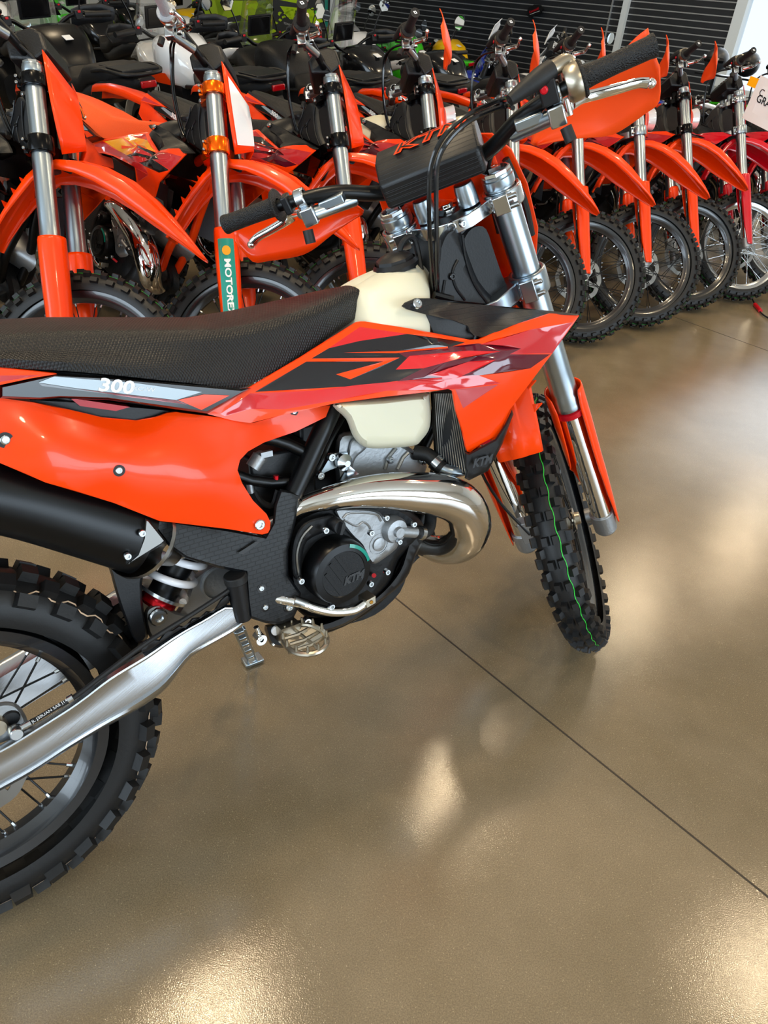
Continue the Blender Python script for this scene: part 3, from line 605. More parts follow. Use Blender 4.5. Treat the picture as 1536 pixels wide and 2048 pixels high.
# ---- frame
g = G().mat('black_metal')
for s_ in (1,): g.tube([at(700, 740, -.075), at(672, 800, -.085), at(640, 870, -.095), at(604, 950, -.102), at(585, 990, -.105)], .0178, 14, sm=4)
g.tube([at(866, 640, -.045), at(800, 700, -.06), at(720, 760, -.07), at(670, 805, -.085)], .017, 12, sm=3); g.tube([at(560, 1240, -.08), at(600, 1262, -.075), at(680, 1240, -.06), at(748, 1198, -.05), at(786, 1150, -.04), at(822, 1080, -.03), at(870, 960, -.04), at(905, 820, -.02), at(930, 720, -.012), at(950, 640, -.01)], .016, 12, sm=4)
g.tube([at(610, 905, -.09), at(550, 880, -.085), at(430, 860, -.08), at(250, 820, -.08), at(0, 770, -.08)], .011, 10, sm=3); g.tube([at(600, 960, -.09), at(500, 960, -.085), at(300, 880, -.08), at(60, 790, -.08)], .010, 10, sm=3)
g.both(); g.mat('black_metal'); hl, hh_ = AX + .66 * aX - .055 * nX, AX + .905 * aX - .055 * nX; g.cyl(hl, hh_, .034, n=24); g.prism([hl + [-.02, -.012, 0], hh_ + [-.02, -.012, 0], at(880, 560, -.012), at(900, 640, -.012)], (0, .024, 0)); fr = B(g, 'frame')
FG = [(300, 1044), (337, 1092), (372, 1117), (437, 1136), (490, 1146), (494, 1200), (499, 1236), (530, 1246), (560, 1250), (586, 1239), (597, 1215), (602, 1186), (588, 1166), (577, 1150), (577, 1100), (588, 1060), (597, 1018), (603, 989), (582, 982), (560, 978), (549, 1010), (545, 1045), (530, 1072), (456, 1058), (319, 1038)]
g = pillow(FG, -.095, -.128, 5, 'black_textured', sm=0, ctrl=[(300, 1044, 0), (600, 1000, .004), (540, 1150, -.006), (580, 1220, -.006), (420, 1100, 0)]); fg = B(g, 'frame_guard'); B(g.mir(), 'frame_guard')
for u, v in ((523, 1177), (531, 1215)):
    g = G().mat('black_gloss'); g.lathe(at(u, v, -.1345), (0, -1, 0), [(.0085, .0006), (0, .0006)], 16); g.mat('machined'); g.bolt(at(u, v, -.1355), (0, -1, 0), .005, .002); g.build('guard_bolt', fg)
g = G().mat('black_gloss'); g.lathe(at(579, 1214, -.1345), (0, -1, 0), [(.012, .0006), (0, .0006)], 16); g.mat('machined'); g.bolt(at(579, 1214, -.1355), (0, -1, 0), .0075, .003); g.build('guard_bolt', fg)
g = G().mat('black_gloss'); g.add([at(u, v, -.1355) for u, v in ((476, 1106), (512, 1083), (520, 1084), (500, 1100), (486, 1109))], [(0, 1, 2, 3, 4)]); g.build('guard_slot', fg)
# rear brake master cylinder and reservoir
g = G().mat('black_plastic'); a, b2 = at(470, 1152, -.125), at(486, 1236, -.118); g.cyl(a, b2, .0185, .0165, n=16); g.mat('black_rubber'); g.cyl(at(469, 1149, -.126), at(473, 1164, -.126), .0205, n=16); B(g, 'brake_fluid_reservoir', bevel=.002)
# ---- engine
g = pillow([(585, 1040), (640, 1010), (720, 1000), (800, 1010), (845, 1045), (842, 1080), (800, 1120), (780, 1170), (730, 1215), (660, 1235), (600, 1225), (575, 1160), (570, 1090)], .02, -.115, 12, 'engine_dark', sm=3); g.both(); eng = B(g, 'engine')
g = pillow([(596, 1060), (618, 1040), (660, 1030), (668, 1036), (655, 1060), (614, 1082), (604, 1120), (600, 1158), (586, 1150), (584, 1100)], -.11, -.136, 5, 'engine_dark', sm=3); g.mat('steel'); g.tube([at(598, 1150, -.137), at(594, 1110, -.137), at(604, 1075, -.137), at(624, 1052, -.137)], .003, 6, sm=3); g.build('clutch_casing', eng)
cc = at(677, 1141, -.142); rx = pxm(677, 1141, -.15, 69)
g = G().mat('black_metal'); g.lathe(cc, (0, -1, 0), [(rx, -.03), (rx, .004), (rx * .97, .013), (rx * .92, .018), (rx * .72, .020), (rx * .70, .0185), (0, .0185)], 64, ref=(1, 0, 0)); cl = g.build('clutch_cover', eng)
g = G().mat('dark_grey'); yy = cc[1] - .0187
for i in range(-15, 16):
    for j in range(-15, 16):
        x, z = i * .0031, j * .0031
        if x * x + z * z > (rx * .66) ** 2: continue
        q = (x * .86 + z * .5) ; 
        if any(abs(q - c0) < .0034 and (x * -.5 + z * .86) > c1 for c0, c1 in ((-.027, -1), (-.009, -.01), (.009, .0))) : continue
        g.add([(cc[0] + x - .0009, yy, cc[2] + z), (cc[0] + x, yy, cc[2] + z - .0009), (cc[0] + x + .0009, yy, cc[2] + z), (cc[0] + x, yy, cc[2] + z + .0009), (cc[0] + x, yy - .0008, cc[2] + z)], [(0, 1, 4), (1, 2, 4), (2, 3, 4), (3, 0, 4)])
for c0, l0, l1 in ((-.027, -.03, .03), (-.009, -.01, .04), (.009, -.002, .045)):
    ex = np.array([.86, 0, .5]); ez = np.array([-.5, 0, .86]); o = np.array([cc[0], yy - .0006, cc[2]]); g.mat('black_metal').box(o + ex * c0 + ez * (l0 + l1) / 2, (.0065, .0016, l1 - l0), [ex, (0, 1, 0), ez])
put_text(g, 'black_gloss', 'KTM', .021, put((cc[0] + .022, yy - .0012, cc[2] - .014), (1, 0, .1), (0, 0, 1)), .0012, .3)
g.build('cover_pattern', cl)
g = G(); g.mat('green_sticker'); A1 = []
for k in range(9): t = radians(74 - 62 * k / 8); A1.append((cos(t), sin(t)))
ys = cc[1] - .0205; g.grid([[(cc[0] + rx * .83 * c, ys, cc[2] + rx * .83 * s_) for c, s_ in A1], [(cc[0] + rx * .93 * c, ys + .0015, cc[2] + rx * .93 * s_) for c, s_ in A1]])
g.build('cover_sticker', cl)
g = G().mat('black_plastic'); oc = at(676, 1052, -.15); g.lathe(oc, (0, -1, 0), [(.0135, -.03), (.0135, .004), (.012, .008), (0, .008)], 18); g.box(oc + [0, -.012, 0], (.006, .009, .024), [(.9, 0, -.3), (0, 1, 0), (.3, 0, .9)]); g.build('oil_filler_cap', eng)
for u, v in ((650, 1060), (601, 1161), (741, 1065), (740, 1167), (662, 1212), (773, 1143)): g = G().mat('machined'); g.bolt(at(u, v, -.150), (0, -1, 0), .0062, .006); g.build('engine_bolt', eng)
g = G().mat('cast_metal'); g.tube([at(u, v, -.129) for u, v in ((686, 1036), (700, 1026), (750, 1028), (762, 1042))], .0022, 6, sm=3); g.build('case_rib', eng)
g = G().mat('cast_metal'); g.tube([at(u, v, -.129) for u, v in ((688, 1040), (712, 1052), (726, 1044), (738, 1052), (742, 1064))], .0022, 6, sm=3); g.build('case_rib', eng)
g = G().mat('cast_metal'); g.lathe(at(757, 1088, -.127), (0, -1, 0), [(.014, .0), (.014, .004), (.011, .005), (0, .005)], 24); g.lathe(at(757, 1088, -.127), (0, -1, 0), [(.022, 0), (.022, .002), (.020, .002)], 24); g.build('case_boss', eng)
g = pillow([(668, 1022), (700, 1016), (752, 1020), (772, 1040), (800, 1085), (768, 1118), (742, 1128), (722, 1092), (700, 1070)], -.08, -.128, 5, 'cast_metal', sm=3); g.build('side_case', eng)
wp = at(788, 1059, -.13); g = G().mat('cast_metal'); g.lathe(wp, (0, -1, 0), [(.027, -.02), (.027, .004), (.023, .012), (.011, .014), (.010, .022), (0, .022)], 28); g.cyl(wp + [0, -.008, 0], at(836, 1065, -.135), .0115, n=16); g.mat('black_rubber'); g.tube([at(830, 1064, -.135), at(848, 1066, -.132), at(860, 1050, -.12), at(862, 1010, -.10)], .0125, 12, sm=4); g.mat('machined'); g.cyl(at(838, 1065, -.134), at(845, 1066, -.133), .0145)
for u, v in ((772, 1035), (827, 1048), (798, 1083)): g.bolt(at(u, v, -.146), (0, -1, 0), .0058, .005)
g.build('water_pump', eng)
g = pillow([(672, 880), (700, 862), (760, 880), (800, 884), (845, 915), (850, 945), (800, 990), (700, 1000), (672, 960)], .045, -.062, 9, 'cast_metal', sm=3); g.build('cylinder', eng)
for u, v in ((780, 920), (846, 923)): g = G().mat('machined'); g.bolt(at(u, v, -.068), (0, -1, 0), .0075, .006); g.build('cylinder_bolt', eng)
for L_ in (((770, 938), (776, 915), (792, 896)), ((795, 938), (806, 915), (816, 905))): g = G().mat('steel'); g.tube([at(u, v, -.064) for u, v in L_], .004, 6); g.build('cylinder_rib', eng)
g = pillow([(700, 884), (716, 876), (738, 884), (730, 900), (712, 916), (704, 940), (700, 960), (694, 930)], -.05, -.068, 4, 'cast_metal', sm=3); g.build('cylinder_port', eng)
g = G().mat('red_plastic'); g.cyl(at(748, 1151, -.12), at(748, 1151, -.135), .0045); g.build('sensor_plug', eng)
# ---- exhaust pipe
PP = [(800, 1060, .01, 18), (845, 1090, -.03, 24), (892, 1099, -.075, 31), (927, 1083, -.112, 38), (940, 1050, -.130, 43), (924, 1012, -.140, 45), (884, 992, -.142, 44), (830, 985, -.142, 41), (770, 982, -.140, 36), (710, 986, -.135, 30), (650, 998, -.125, 24), (606, 1012, -.112, 19), (560, 1040, -.095, 16), (450, 1080, -.085, 16), (345, 1106, -.07, 16)]
g = G().mat('pipe_chrome'); g.tube([at(u, v, y) for u, v, y, _ in PP], [pxm(u, v, y, r) for u, v, y, r in PP], 30, sm=8); pp = B(g, 'exhaust_pipe', sharp=0)
q0, q1 = at(933, 1070, -.13), at(940, 1056, -.135); g = G().mat('pipe_chrome')
Pq = np.array([at(u, v, y) for u, v, y, _ in PP[3:6]]); g.lathe(Pq[1], vunit(Pq[2] - Pq[0]), [(pxm(940, 1056, -.135, 41), -.002), (pxm(940, 1056, -.135, 43), 0), (pxm(940, 1056, -.135, 41), .002)], 36); g.build('pipe_seam', pp)
g = G().mat('machined'); g.prism([at(680, 962, -.10), at(700, 932, -.10), at(718, 948, -.12)], (0, .006, 0)); g.lathe(at(690, 925, -.10), (0, -1, 0), [(.015, -.012), (.016, 0), (.009, .006), (.006, .010), (0, .010)], 18)
g.mat('fork_alu'); g.prism([at(636, 952, -.085), at(645, 940, -.085), at(664, 908, -.085), at(695, 905, -.085), at(700, 925, -.085), at(660, 940, -.085)], (0, .008, 0)); g.mat('machined')
for u, v in ((640, 951), (662, 914), (692, 928)): g.bolt(at(u, v, -.092), (0, -1, 0), .008, .005)
g.build('pipe_bracket', pp)
# ---- skid plate, brake pedal, foot pegs, side stand
g = pillow([(846, 1078), (826, 1062), (812, 1100), (798, 1140), (766, 1180), (720, 1214), (660, 1242), (600, 1258), (632, 1266), (690, 1250), (745, 1214), (808, 1163), (831, 1112)], -.03, -.108, 4, 'black_plastic', sm=3); B(g, 'skid_plate')
g = G().mat('chrome'); pd = [(548, 1196, -.125), (600, 1206, -.14), (630, 1216, -.145), (666, 1223, -.148), (705, 1220, -.15), (728, 1207, -.152)]; g.tube([at(*q) for q in pd], .0098, 12, sm=5); g.mat('steel'); g.tube([at(586, 1200, -.138), at(612, 1209, -.142)], .010, 12)
pb = at(734, 1198, -.152); bpd = g; bo_ = B(g, 'brake_pedal'); g = G().mat('titan'); g.box(pb, (.022, .03, .016), [vunit(at(748, 1190, -.152) - at(720, 1206, -.152)), (0, 1, 0), (0, 0, 1)]); g.mat('brass'); g.lathe(pb + [0, -.016, .0], (0, -1, 0), [(.004, 0), (.004, .001), (0, .001)], 10); g.build('pedal_tip', bo_, bevel=.002)
def peg(sgn):
    g = G().mat('titan'); c = np.array([.568, 0, .436]); o = []
    for k in range(24):
        t = 2 * pi * k / 24; x = .036 * cos(t); y = -.180 - .050 * sin(t); o.append(c + [x * (1 if abs(sin(t)) < .9 else 1), y, .004 * cos(t)])
    g.tube(o, .0052, 8, closed=True)
    for k in range(0, 24, 2): g.cyl(o[k], o[k] + [0, 0, .016], .0042, .0018, n=6)
    for y in (-.155, -.178, -.20): g.tube([c + [-.03, y, 0], c + [-.005, y - .006, .002], c + [.03, y + .004, 0]], .0035, 6)
    g.tube([c + [0, -.135, 0], c + [.004, -.22, 0]], .0035, 6); g.prism([o[12] + [0, 0, -.002], o[15] + [0, 0, -.002], o[18] + [0, 0, -.002], o[21] + [0, 0, -.002], o[0] + [0, 0, -.002], (.575, -.15, .405), (.56, -.15, .405)], (0, 0, -.012))
    g.box((.56, -.128, .43), (.04, .03, .035)); return g if sgn < 0 else g.mir()
B(peg(-1), 'foot_peg'); B(peg(1), 'foot_peg')
g = pillow([(530, 1250), (560, 1246), (600, 1240), (612, 1262), (600, 1290), (560, 1296), (540, 1288), (532, 1268)], .0, -.115, 5, 'black_metal', sm=2); g.mat('white_graphic'); g.lathe(at(552, 1261, -.117), (0, -1, 0), [(.0095, -.002), (.0095, .002), (.008, .003), (0, .003)], 16)
g.mat('chrome'); g.lathe(at(520, 1277, -.115), (0, -1, 0), [(.004, .008), (.0105, .008), (.0105, -.012), (0, -.012)], 18); g.cyl(at(512, 1254, -.115), at(518, 1268, -.115), .005); g.cyl(at(545, 1290, -.11), at(556, 1276, -.11), .0045); g.bolt(at(520, 1277, -.124), (0, -1, 0), .005, .003); g.bolt(at(612, 1242, -.115), (0, -1, 0), .009, .008); B(g, 'pedal_linkage')
Hinv = HM.inverted(); gz = np.array(Hinv @ Vector((-.291, 1.401, .004))); s0 = at(478, 1258, .105)
g = G().mat('fork_alu'); dn = vunit(gz - s0); sx, sy = perp(dn); sd = np.array([1., 0, 0]); sd = vunit(sd - dn * (sd @ dn)); sn = np.cross(dn, sd); mid = (s0 + gz) / 2
for s_ in (-1, 1): g.box((s0 + gz) / 2 + sd * .0105 * s_, (.006, .012, np.linalg.norm(gz - s0) * .98), [sd, sn, dn])
for t in (.05, .22, .4, .58, .8, .97): g.box(s0 + (gz - s0) * t, (.024, .012, .012), [sd, sn, dn])
Mi = np.array(HM.to_3x3()); wz = np.array([0, 0, 1.]) @ Mi; wx = vunit(np.cross(wz, [0, 1, 0])); wy = np.cross(wz, wx)
g.box(gz + wz * .006, (.05, .034, .010), [wx, wy, wz]); B(g, 'side_stand', bevel=.002)
# ---- cables, plugs and dark bits in the engine bay
for L_, r_ in ((((690, 830, -.05), (662, 880, -.07), (640, 930, -.08), (620, 960, -.07)), .004), (((680, 800, -.06), (655, 860, -.08), (622, 920, -.085)), .0035), (((500, 960, -.06), (520, 1000, -.07), (545, 1010, -.08), (556, 980, -.08)), .006)):
    g = G().mat('black_rubber'); g.tube([at(*q) for q in L_], r_, 8, sm=4); B(g, 'engine_bay_cable')
g = G().mat('black_plastic'); g.box(at(545, 950, -.02), (.13, .1, .12)); g.box(at(640, 900, .02), (.12, .08, .14)); B(g, 'carburettor', bevel=.006)
g = G().mat('cast_metal'); g.cyl(at(505, 935, -.085), at(520, 912, -.085), .013); g.lathe(at(522, 914, -.085), (.4, -.6, .6), [(.012, -.004), (.014, 0), (.010, .006), (0, .007)], 6); g.box(at(532, 908, -.092), (.022, .008, .010)); g.cyl(at(498, 962, -.085), at(502, 985, -.085), .006); g.mat('red_anod'); g.cyl(at(552, 951, -.09), at(552, 962, -.09), .005); B(g, 'throttle_body_fitting')
# ---- head stock cover (black plastic between tank and fork)
g = pillow([(856, 566), (866, 512), (880, 470), (898, 452), (920, 456), (938, 505), (960, 560), (992, 600), (985, 618), (940, 616), (880, 610), (866, 605)], .04, -.052, 12, 'black_plastic', sm=3); g.both(); hc = B(g, 'headstock_cover')
for L_ in (((880, 480), (878, 520), (868, 560)), ((925, 470), (932, 520), (950, 570), (975, 606)), ((915, 520), (905, 545), (912, 575), (930, 600)), ((890, 560), (886, 590), (900, 605))): g = G().mat('black_plastic'); g.tube([at(u, v, -.053) for u, v in L_], .0028, 6, sm=4); g.build('cover_rib', hc)
for u, v in ((904, 553), (925, 448)): g = G().mat('machined' if v < 500 else 'black_gloss'); g.bolt(at(u, v, -.054), (0, -1, 0), .007, .004); g.build('cover_bolt', hc)
g = G().mat('black_gloss'); g.tube([at(*q) for q in ((868, 590, -.06), (890, 596, -.065), (905, 600, -.07))], .008, 8, sm=3); B(g, 'ignition_connector')

# ---- front end (turns with the fork)
Sfk = lambda L_: [fk(*q) for q in L_]
FN = -.033
for s_ in (-1, 1):
    y = .105 * s_
    g = G().mat('fork_alu'); g.lathe(fk(.375, FN, y), aX, [(.028, -.002), (.0335, .0), (.0345, .006), (.0335, .012), (.033, .016), (.0325, .034), (.0310, .040), (.0300, .10), (.0300, .29), (.0285, .30), (.0285, .545), (.0275, .55), (0, .55)], 36); ft = B(g, 'fork_tube', steer=True)
    g = G().mat('fork_alu'); g.lathe(fk(.925, FN, y), aX, [(.0305, -.018), (.0315, -.014), (.0315, -.001), (.0300, .001), (.0300, .006), (.0245, .007), (.0235, .002), (.012, .002), (.012, .008), (0, .008)], 32); g.mat('machined'); g.lathe(fk(.925, FN, y), aX, [(.0290, .006), (.0290, .013), (.0255, .0135), (.0235, .006)], 8); g.box(fk(.938, FN, y), (.011, .024, .010), [nX, (0, 1, 0), aX]); g.build('fork_cap', ft, sharp=22)
    g = G().mat('red_plastic'); g.lathe(fk(.375, FN, y), aX, [(.026, -.020), (.0355, -.018), (.037, -.004), (.026, -.001)], 32, close=True); g.build('dust_seal', ft)
    g = G().mat('chrome'); g.cyl(fk(.0, FN, y), fk(.40, FN, y), .0265, n=32); B(g, 'stanchion', steer=True)
    g = G().mat('cast_metal'); g.cyl(fk(.032, FN, y), fk(-.028, FN, y), .031, .029, n=28); g.cyl(fk(-.028, FN, y), fk(-.036, FN, y), .027, .023, n=28); g.cyl(fk(0, 0, y - .012 * s_), fk(0, 0, y - .045 * s_), .020); g.cyl(fk(0, -.0, y + .018 * s_), fk(0, .0, y - .04 * s_), .014); B(g, 'fork_lug', steer=True, bevel=.002)
    # orange guard: open towards the rear, its inner lip shorter
    g = G().mat('orange'); rows = []
    for a, a0, a1, r in ((.425, -118, 128, .041), (.415, -135, 135, .042), (.38, -142, 140, .042), (.33, -140, 140, .042), (.26, -132, 140, .041), (.21, -118, 138, .040), (.19, -90, 138, .040), (.165, -62, 135, .040), (.10, -42, 130, .039), (.06, -30, 122, .038), (.0, -15, 110, .036), (-.012, 0, 100, .036)):
        row = []
        for k in range(19):
            t = radians(a0 + (a1 - a0) * k / 18); row.append(fk(a, FN + .002 + r * cos(t), y + r * 1.02 * s_ * sin(t)))
        rows.append(row)
    g.grid(rows); B(g, 'fork_guard', steer=True, solid=.003, sharp=40)
# triple clamps
def clamp(a, th, m='machined', deep=.0):
    g = G().mat(m)
    for s_ in (-1, 1):
        g.lathe(fk(a - th / 2, FN, .105 * s_), aX, [(.0302, 0), (.0375, 0), (.039, .004), (.039, th - .004), (.0375, th), (.0302, th)], 32, close=True)
        g.box(fk(a, FN - .040, .105 * s_ - .004 * s_), (.020, .030, th * .96), [nX, (0, 1, 0), aX])
        g.mat('steel'); g.cyl(fk(a - th * .25, FN - .043, .105 * s_ - .028), fk(a - th * .25, FN - .043, .105 * s_ + .022), .005); g.cyl(fk(a + th * .25, FN - .043, .105 * s_ - .028), fk(a + th * .25, FN - .043, .105 * s_ + .022), .005); g.mat(m)
    P_ = [(-.09, FN + .018), (-.045, -.012), (0, -.002), (.045, -.012), (.09, FN + .018), (.078, FN - .034), (.04, FN - .066 - deep), (0, FN - .074 - deep), (-.04, FN - .066 - deep), (-.078, FN - .034)]
    g.prism([fk(a - th * .36, n_, y_) for y_, n_ in P_], aX * th * .72); return g
g = clamp(.885, .036); g.mat('fork_alu')
for s_ in (-1, 1): g.lathe(fk(.903, FN - .02, .042 * s_), aX, [(.021, -.002), (.020, .03), (.018, .04), (0, .04)], 20)
g.mat('chrome'); g.lathe(fk(.90, -.052, 0), aX, [(.018, 0), (.018, .008), (.013, .010), (.0125, .018), (0, .018)], 6); g.mat('machined'); g.bolt(fk(.889, -.100, -.004), -nX, .0095, .008); utc = B(g, 'upper_triple_clamp', steer=True, bevel=.0025)
g = clamp(.70, .05, 'fork_alu', .01); ltc = B(g, 'lower_triple_clamp', steer=True, bevel=.0025)
g = G().mat('machined'); g.cyl(fk(.68, -.055, 0), fk(.90, -.055, 0), .017); g.build('steering_stem', ltc)
# handlebar
HB = [(1.050, -.108, .400), (1.048, -.118, .30), (1.040, -.112, .235), (1.020, -.090, .175), (.985, -.062, .115), (.972, -.055, .06)]
pts = Sfk(HB) + Sfk([(a, n, -y) for a, n, y in HB[::-1]]); g = G().mat('black_metal'); g.tube(pts, [.0112, .0112, .0125, .0142, .0142, .0142] + [.0142, .0142, .0142, .0125, .0112, .0112], 18, sm=6); hbar = B(g, 'handlebar', steer=True, sharp=60)
for s_ in (-1, 1):
    a0 = fk(1.0502, -.1072, .408 * s_); a1 = fk(1.048, -.117, .288 * s_); d = vunit(a0 - a1)
    g = G().mat('grip_rubber'); L_ = np.linalg.norm(a0 - a1); g.lathe(a1, d, [(.0125, -.002), (.029, -.002), (.031, .0), (.029, .004), (.0185, .006), (.0172, .02), (.0165, .06), (.0172, L_ - .012), (.0185, L_ - .004), (.018, L_), (.009, L_ + .001), (0, L_ + .001)], 32)
    gr = B(g, 'handlebar_grip', steer=True); g = G().mat('white_graphic'); c = a1 + d * (L_ + .0016); e1, e2 = perp(d); g.add([c + e1 * .009, c + e2 * .006, c - e1 * .009, c - e2 * .006], [(0, 1, 2, 3)]); g.mat('black_gloss'); c = c + d * .0004; g.add([c + e1 * .004, c + e2 * .003, c - e1 * .004, c - e2 * .003], [(0, 1, 2, 3)]); g.build('grip_end_mark', gr)
    # perch with master cylinder and lever
    pc = np.array([1.043, -.114, .243 * s_]); bw = fk(*pc); g = G().mat('machined'); g.lathe(bw - np.array([0, .011 * s_, 0]), (0, s_, 0), [(.0128, 0), (.0185, 0), (.0185, .020), (.0128, .020)], 20, close=True)
    g.box(fk(1.012, -.126, .236 * s_), (.030, .028, .034), [nX, (0, 1, 0), aX]); g.mat('fork_alu'); g.cyl(fk(1.012, -.126, .235 * s_), fk(.995, -.075, .155 * s_), .0135, n=20); g.box(fk(1.016, -.105, .19 * s_), (.034, .05, .018), [nX, (0, 1, 0), aX])
    pr = B(g, 'clutch_master_cylinder' if s_ > 0 else 'brake_master_cylinder', steer=True, bevel=.003)
    g = G().mat('black_rubber'); g.cyl(fk(.995, -.150, .245 * s_), fk(.972, -.158, .248 * s_), .010); g.tube(Sfk([(.998, -.085, .165 * s_), (.985, -.06, .13 * s_), (.955, -.03, .10 * s_), (.90, -.0, .08 * s_), (.80, .02, .07 * s_)]), .0045, 8, sm=5); g.build('lever_hose', pr)
    LV = [(1.010, -.150, .262), (1.006, -.170, .285), (1.0, -.172, .31), (.995, -.160, .345), (.990, -.150, .375), (.984, -.150, .392)] if s_ > 0 else [(1.010, -.09, .262), (1.008, -.072, .285), (1.004, -.062, .31), (1.002, -.062, .345), (1.002, -.066, .375), (.999, -.070, .392)]
    LV = [(1.010, -.09, .262), (1.006, -.066, .285), (1.000, -.056, .31), (.996, -.058, .345), (.994, -.064, .375), (.988, -.066, .392)]
    g = G().mat('chrome'); g.tube([fk(a, n, y * s_) for a, n, y in LV], [.011, .010, .0095, .009, .0085, .009], 12, sm=5, flat=(nX, .6)); g.ball(fk(.986, -.066, .396 * s_), .0085, 12); g.cyl(fk(1.022, -.09, .256 * s_), fk(.995, -.09, .256 * s_), .008); g.build('lever', pr)
    # hand guard: convex orange shell in front of the grip
    g = G().mat('orange_pale' if s_ < 0 else 'orange'); rows = []
    nf = lambda Y: .034 - .9 * max(0, Y - .30) ** 1.5
    top = [(727, 421), (700, 402), (660, 392), (612, 395), (565, 398), (515, 414), (478, 424), (452, 430)]; bot = [(719, 431), (690, 450), (657, 475), (625, 500), (595, 513), (538, 522), (505, 523), (470, 482)]
    for k in range(7):
        t = k / 6; row = []
        for p, q in zip(top, bot):
            w = at_s(p[0] + (q[0] - p[0]) * t, p[1] + (q[1] - p[1]) * t, nf); yq = w[1] if s_ > 0 else w[1] - max(0, w[1] - .28) * .16; up = (.0 if s_ > 0 else .012) * (1 - t) * min(1, max(0, (w[1] - .37) / .05)); row.append((w[0] + .012 * sin(pi * t) + aX[0] * up, yq * s_, w[2] + aX[2] * up))
        rows.append(crom(row, 3))
    g.grid(rows); B(g, 'hand_guard', steer=True, solid=.003, sharp=40)
# throttle housing, kill switch
th0 = fk(1.048, -.117, -.286); d = vunit(fk(1.05, -.1072, -.408) - th0)
g = G().mat('titan'); g.lathe(th0, -d, [(.014, .0), (.028, .0), (.030, .005), (.030, .020), (.026, .026), (.014, .026)], 28); g.tube([th0 - d * .012 + nX * -.0 + aX * .0, fk(1.076, -.100, -.272), fk(1.080, -.118, -.250), fk(1.078, -.132, -.225)], .013, 14, sm=5); thr = B(g, 'throttle_housing', steer=True, bevel=.001)
g = G().mat('black_rubber'); g.tube([fk(1.080, -.120, -.245), fk(1.078, -.134, -.222), fk(1.072, -.150, -.185), fk(1.070, -.158, -.170)], [.0165, .0165, .012, .009], 14, sm=4); g.build('throttle_boot', thr)
g = G().mat('black_plastic'); g.box(fk(1.052, -.122, -.232), (.036, .030, .040), [nX, (0, 1, 0), aX]); g.mat('red_plastic'); g.lathe(fk(1.060, -.141, -.226), -nX, [(.007, 0), (.007, .003), (0, .003)], 14); B(g, 'kill_switch', steer=True, bevel=.005)
g = G().mat('black_plastic'); g.box(fk(1.045, -.122, .268), (.03, .014, .034), [nX, (0, 1, 0), aX]); B(g, 'horn_switch', steer=True, bevel=.003)
# throttle cables: from the housing, over the pad, down behind the head stock
MS = np.array(steerM(HST)); iMS = np.array(steerM(HST).inverted())
def S2(p): return (MS[:3, :3] @ np.array(p)) + MS[:3, 3]
for k, (du, dy) in enumerate(((0, 0), (9, -.012))):
    A0 = S2(fk(1.070 - .012 * k, -.156 - .006 * k, -.172)); g = G().mat('black_gloss')
    mids = [at(1000 + du, 200 + du * 1.4, -.14 + dy), at(935 + du, 230 + du, -.135 + dy), at(888 + du, 272 + du, -.125 + dy), at(862 + du * 1.4, 330, -.11 + dy), at(858 + du * 1.6, 400, -.10 + dy), at(860 + du * 1.5, 480, -.085 + dy), at(866 + du, 560, -.06 + dy), at(870 + du, 600, -.04 + dy)]
    g.tube([A0] + mids, .0042, 8, sm=5); B(g, 'throttle_cable')
# bar pad with logo
g = G().mat('black_textured'); PR = [(.960, -.105), (1.005, -.112), (1.040, -.075), (1.046, -.030), (1.030, .0), (.975, .012), (.950, -.03)]
rows = []
for y, k in ((-.098, .90), (-.092, 1.), (.092, 1.), (.098, .90)):
    rows.append([fk(1.0 + (a - 1.0) * k, -.05 + (n + .05) * k, y) for a, n in PR])
g.grid(rows, closev=True); g.add(rows[0], [tuple(range(7))]); g.add(rows[-1], [tuple(range(7))[::-1]]); pad = B(g, 'bar_pad', steer=True, bevel=.004)
g = G(); pa, pb2 = fk(1.0415, -.073, 0), fk(1.0475, -.028, 0); up = vunit(pb2 - pa)
put_text(g, 'orange', 'KTM', .052, lambda x, y: fk(1.0435 + y * .13, -.060 + y * .95, -x * 1.3 - .016) + aX * .0012, .0030, .2); put_text(g, 'black_plastic', 'KTM', .052, lambda x, y: fk(1.0435 + y * .13, -.060 + y * .95, -x * 1.3 - .016) + aX * .002, -.0010, .2); g.build('pad_logo', pad)
# number plate / headlamp mask
def plate(m='orange'):
    g = G().mat(m); rows = []
    for q in np.linspace(0, 1, 7):
        row = []
        for k in range(-6, 7):
            w = abs(k / 6); at_ = .885 + .088 * w ** 1.1; ab = .715 - .03 * w; hw_ = .066 + .046 * sin(pi * min(1, q * 1.15) * .62)
            row.append(fk(ab + (at_ - ab) * q, .066 - .052 * w ** 1.1 - .012 * q * q, hw_ * k / 6))
        rows.append(row)
    g.grid(rows); return g
npl = B(plate(), 'number_plate', steer=True, solid=.003, sharp=30)
g = G().mat('headlamp'); g.lathe(fk(.80, .055, 0), nX, [(.0, -.01), (.05, 0), (.055, .03), (.058, .04), (0, .046)], 24); hlm = g.build('headlamp', npl)
g = G().mat('orange'); rows = []
for a, hw_, n0, n1 in ((.64, .085, .12, .075), (.70, .125, .135, .080), (.76, .145, .145, .075), (.86, .150, .140, .060), (.94, .140, .120, .040), (.985, .115, .090, .025), (1.0, .08, .07, .02)): rows.append([fk(a, n0 + (n1 - n0) * abs(k / 6) ** 1.8, hw_ * k / 6) for k in range(-6, 7)])
g.grid(rows); hm = B(g, 'headlamp_mask', steer=True, solid=.003, sharp=30)
g = G().mat('black_plastic'); g.tube([fk(.93, .03, -.125), fk(.84, .045, -.135), (fk(.76, .05, -.13))], .008, 8, sm=3); g.build('mask_strap', hm)
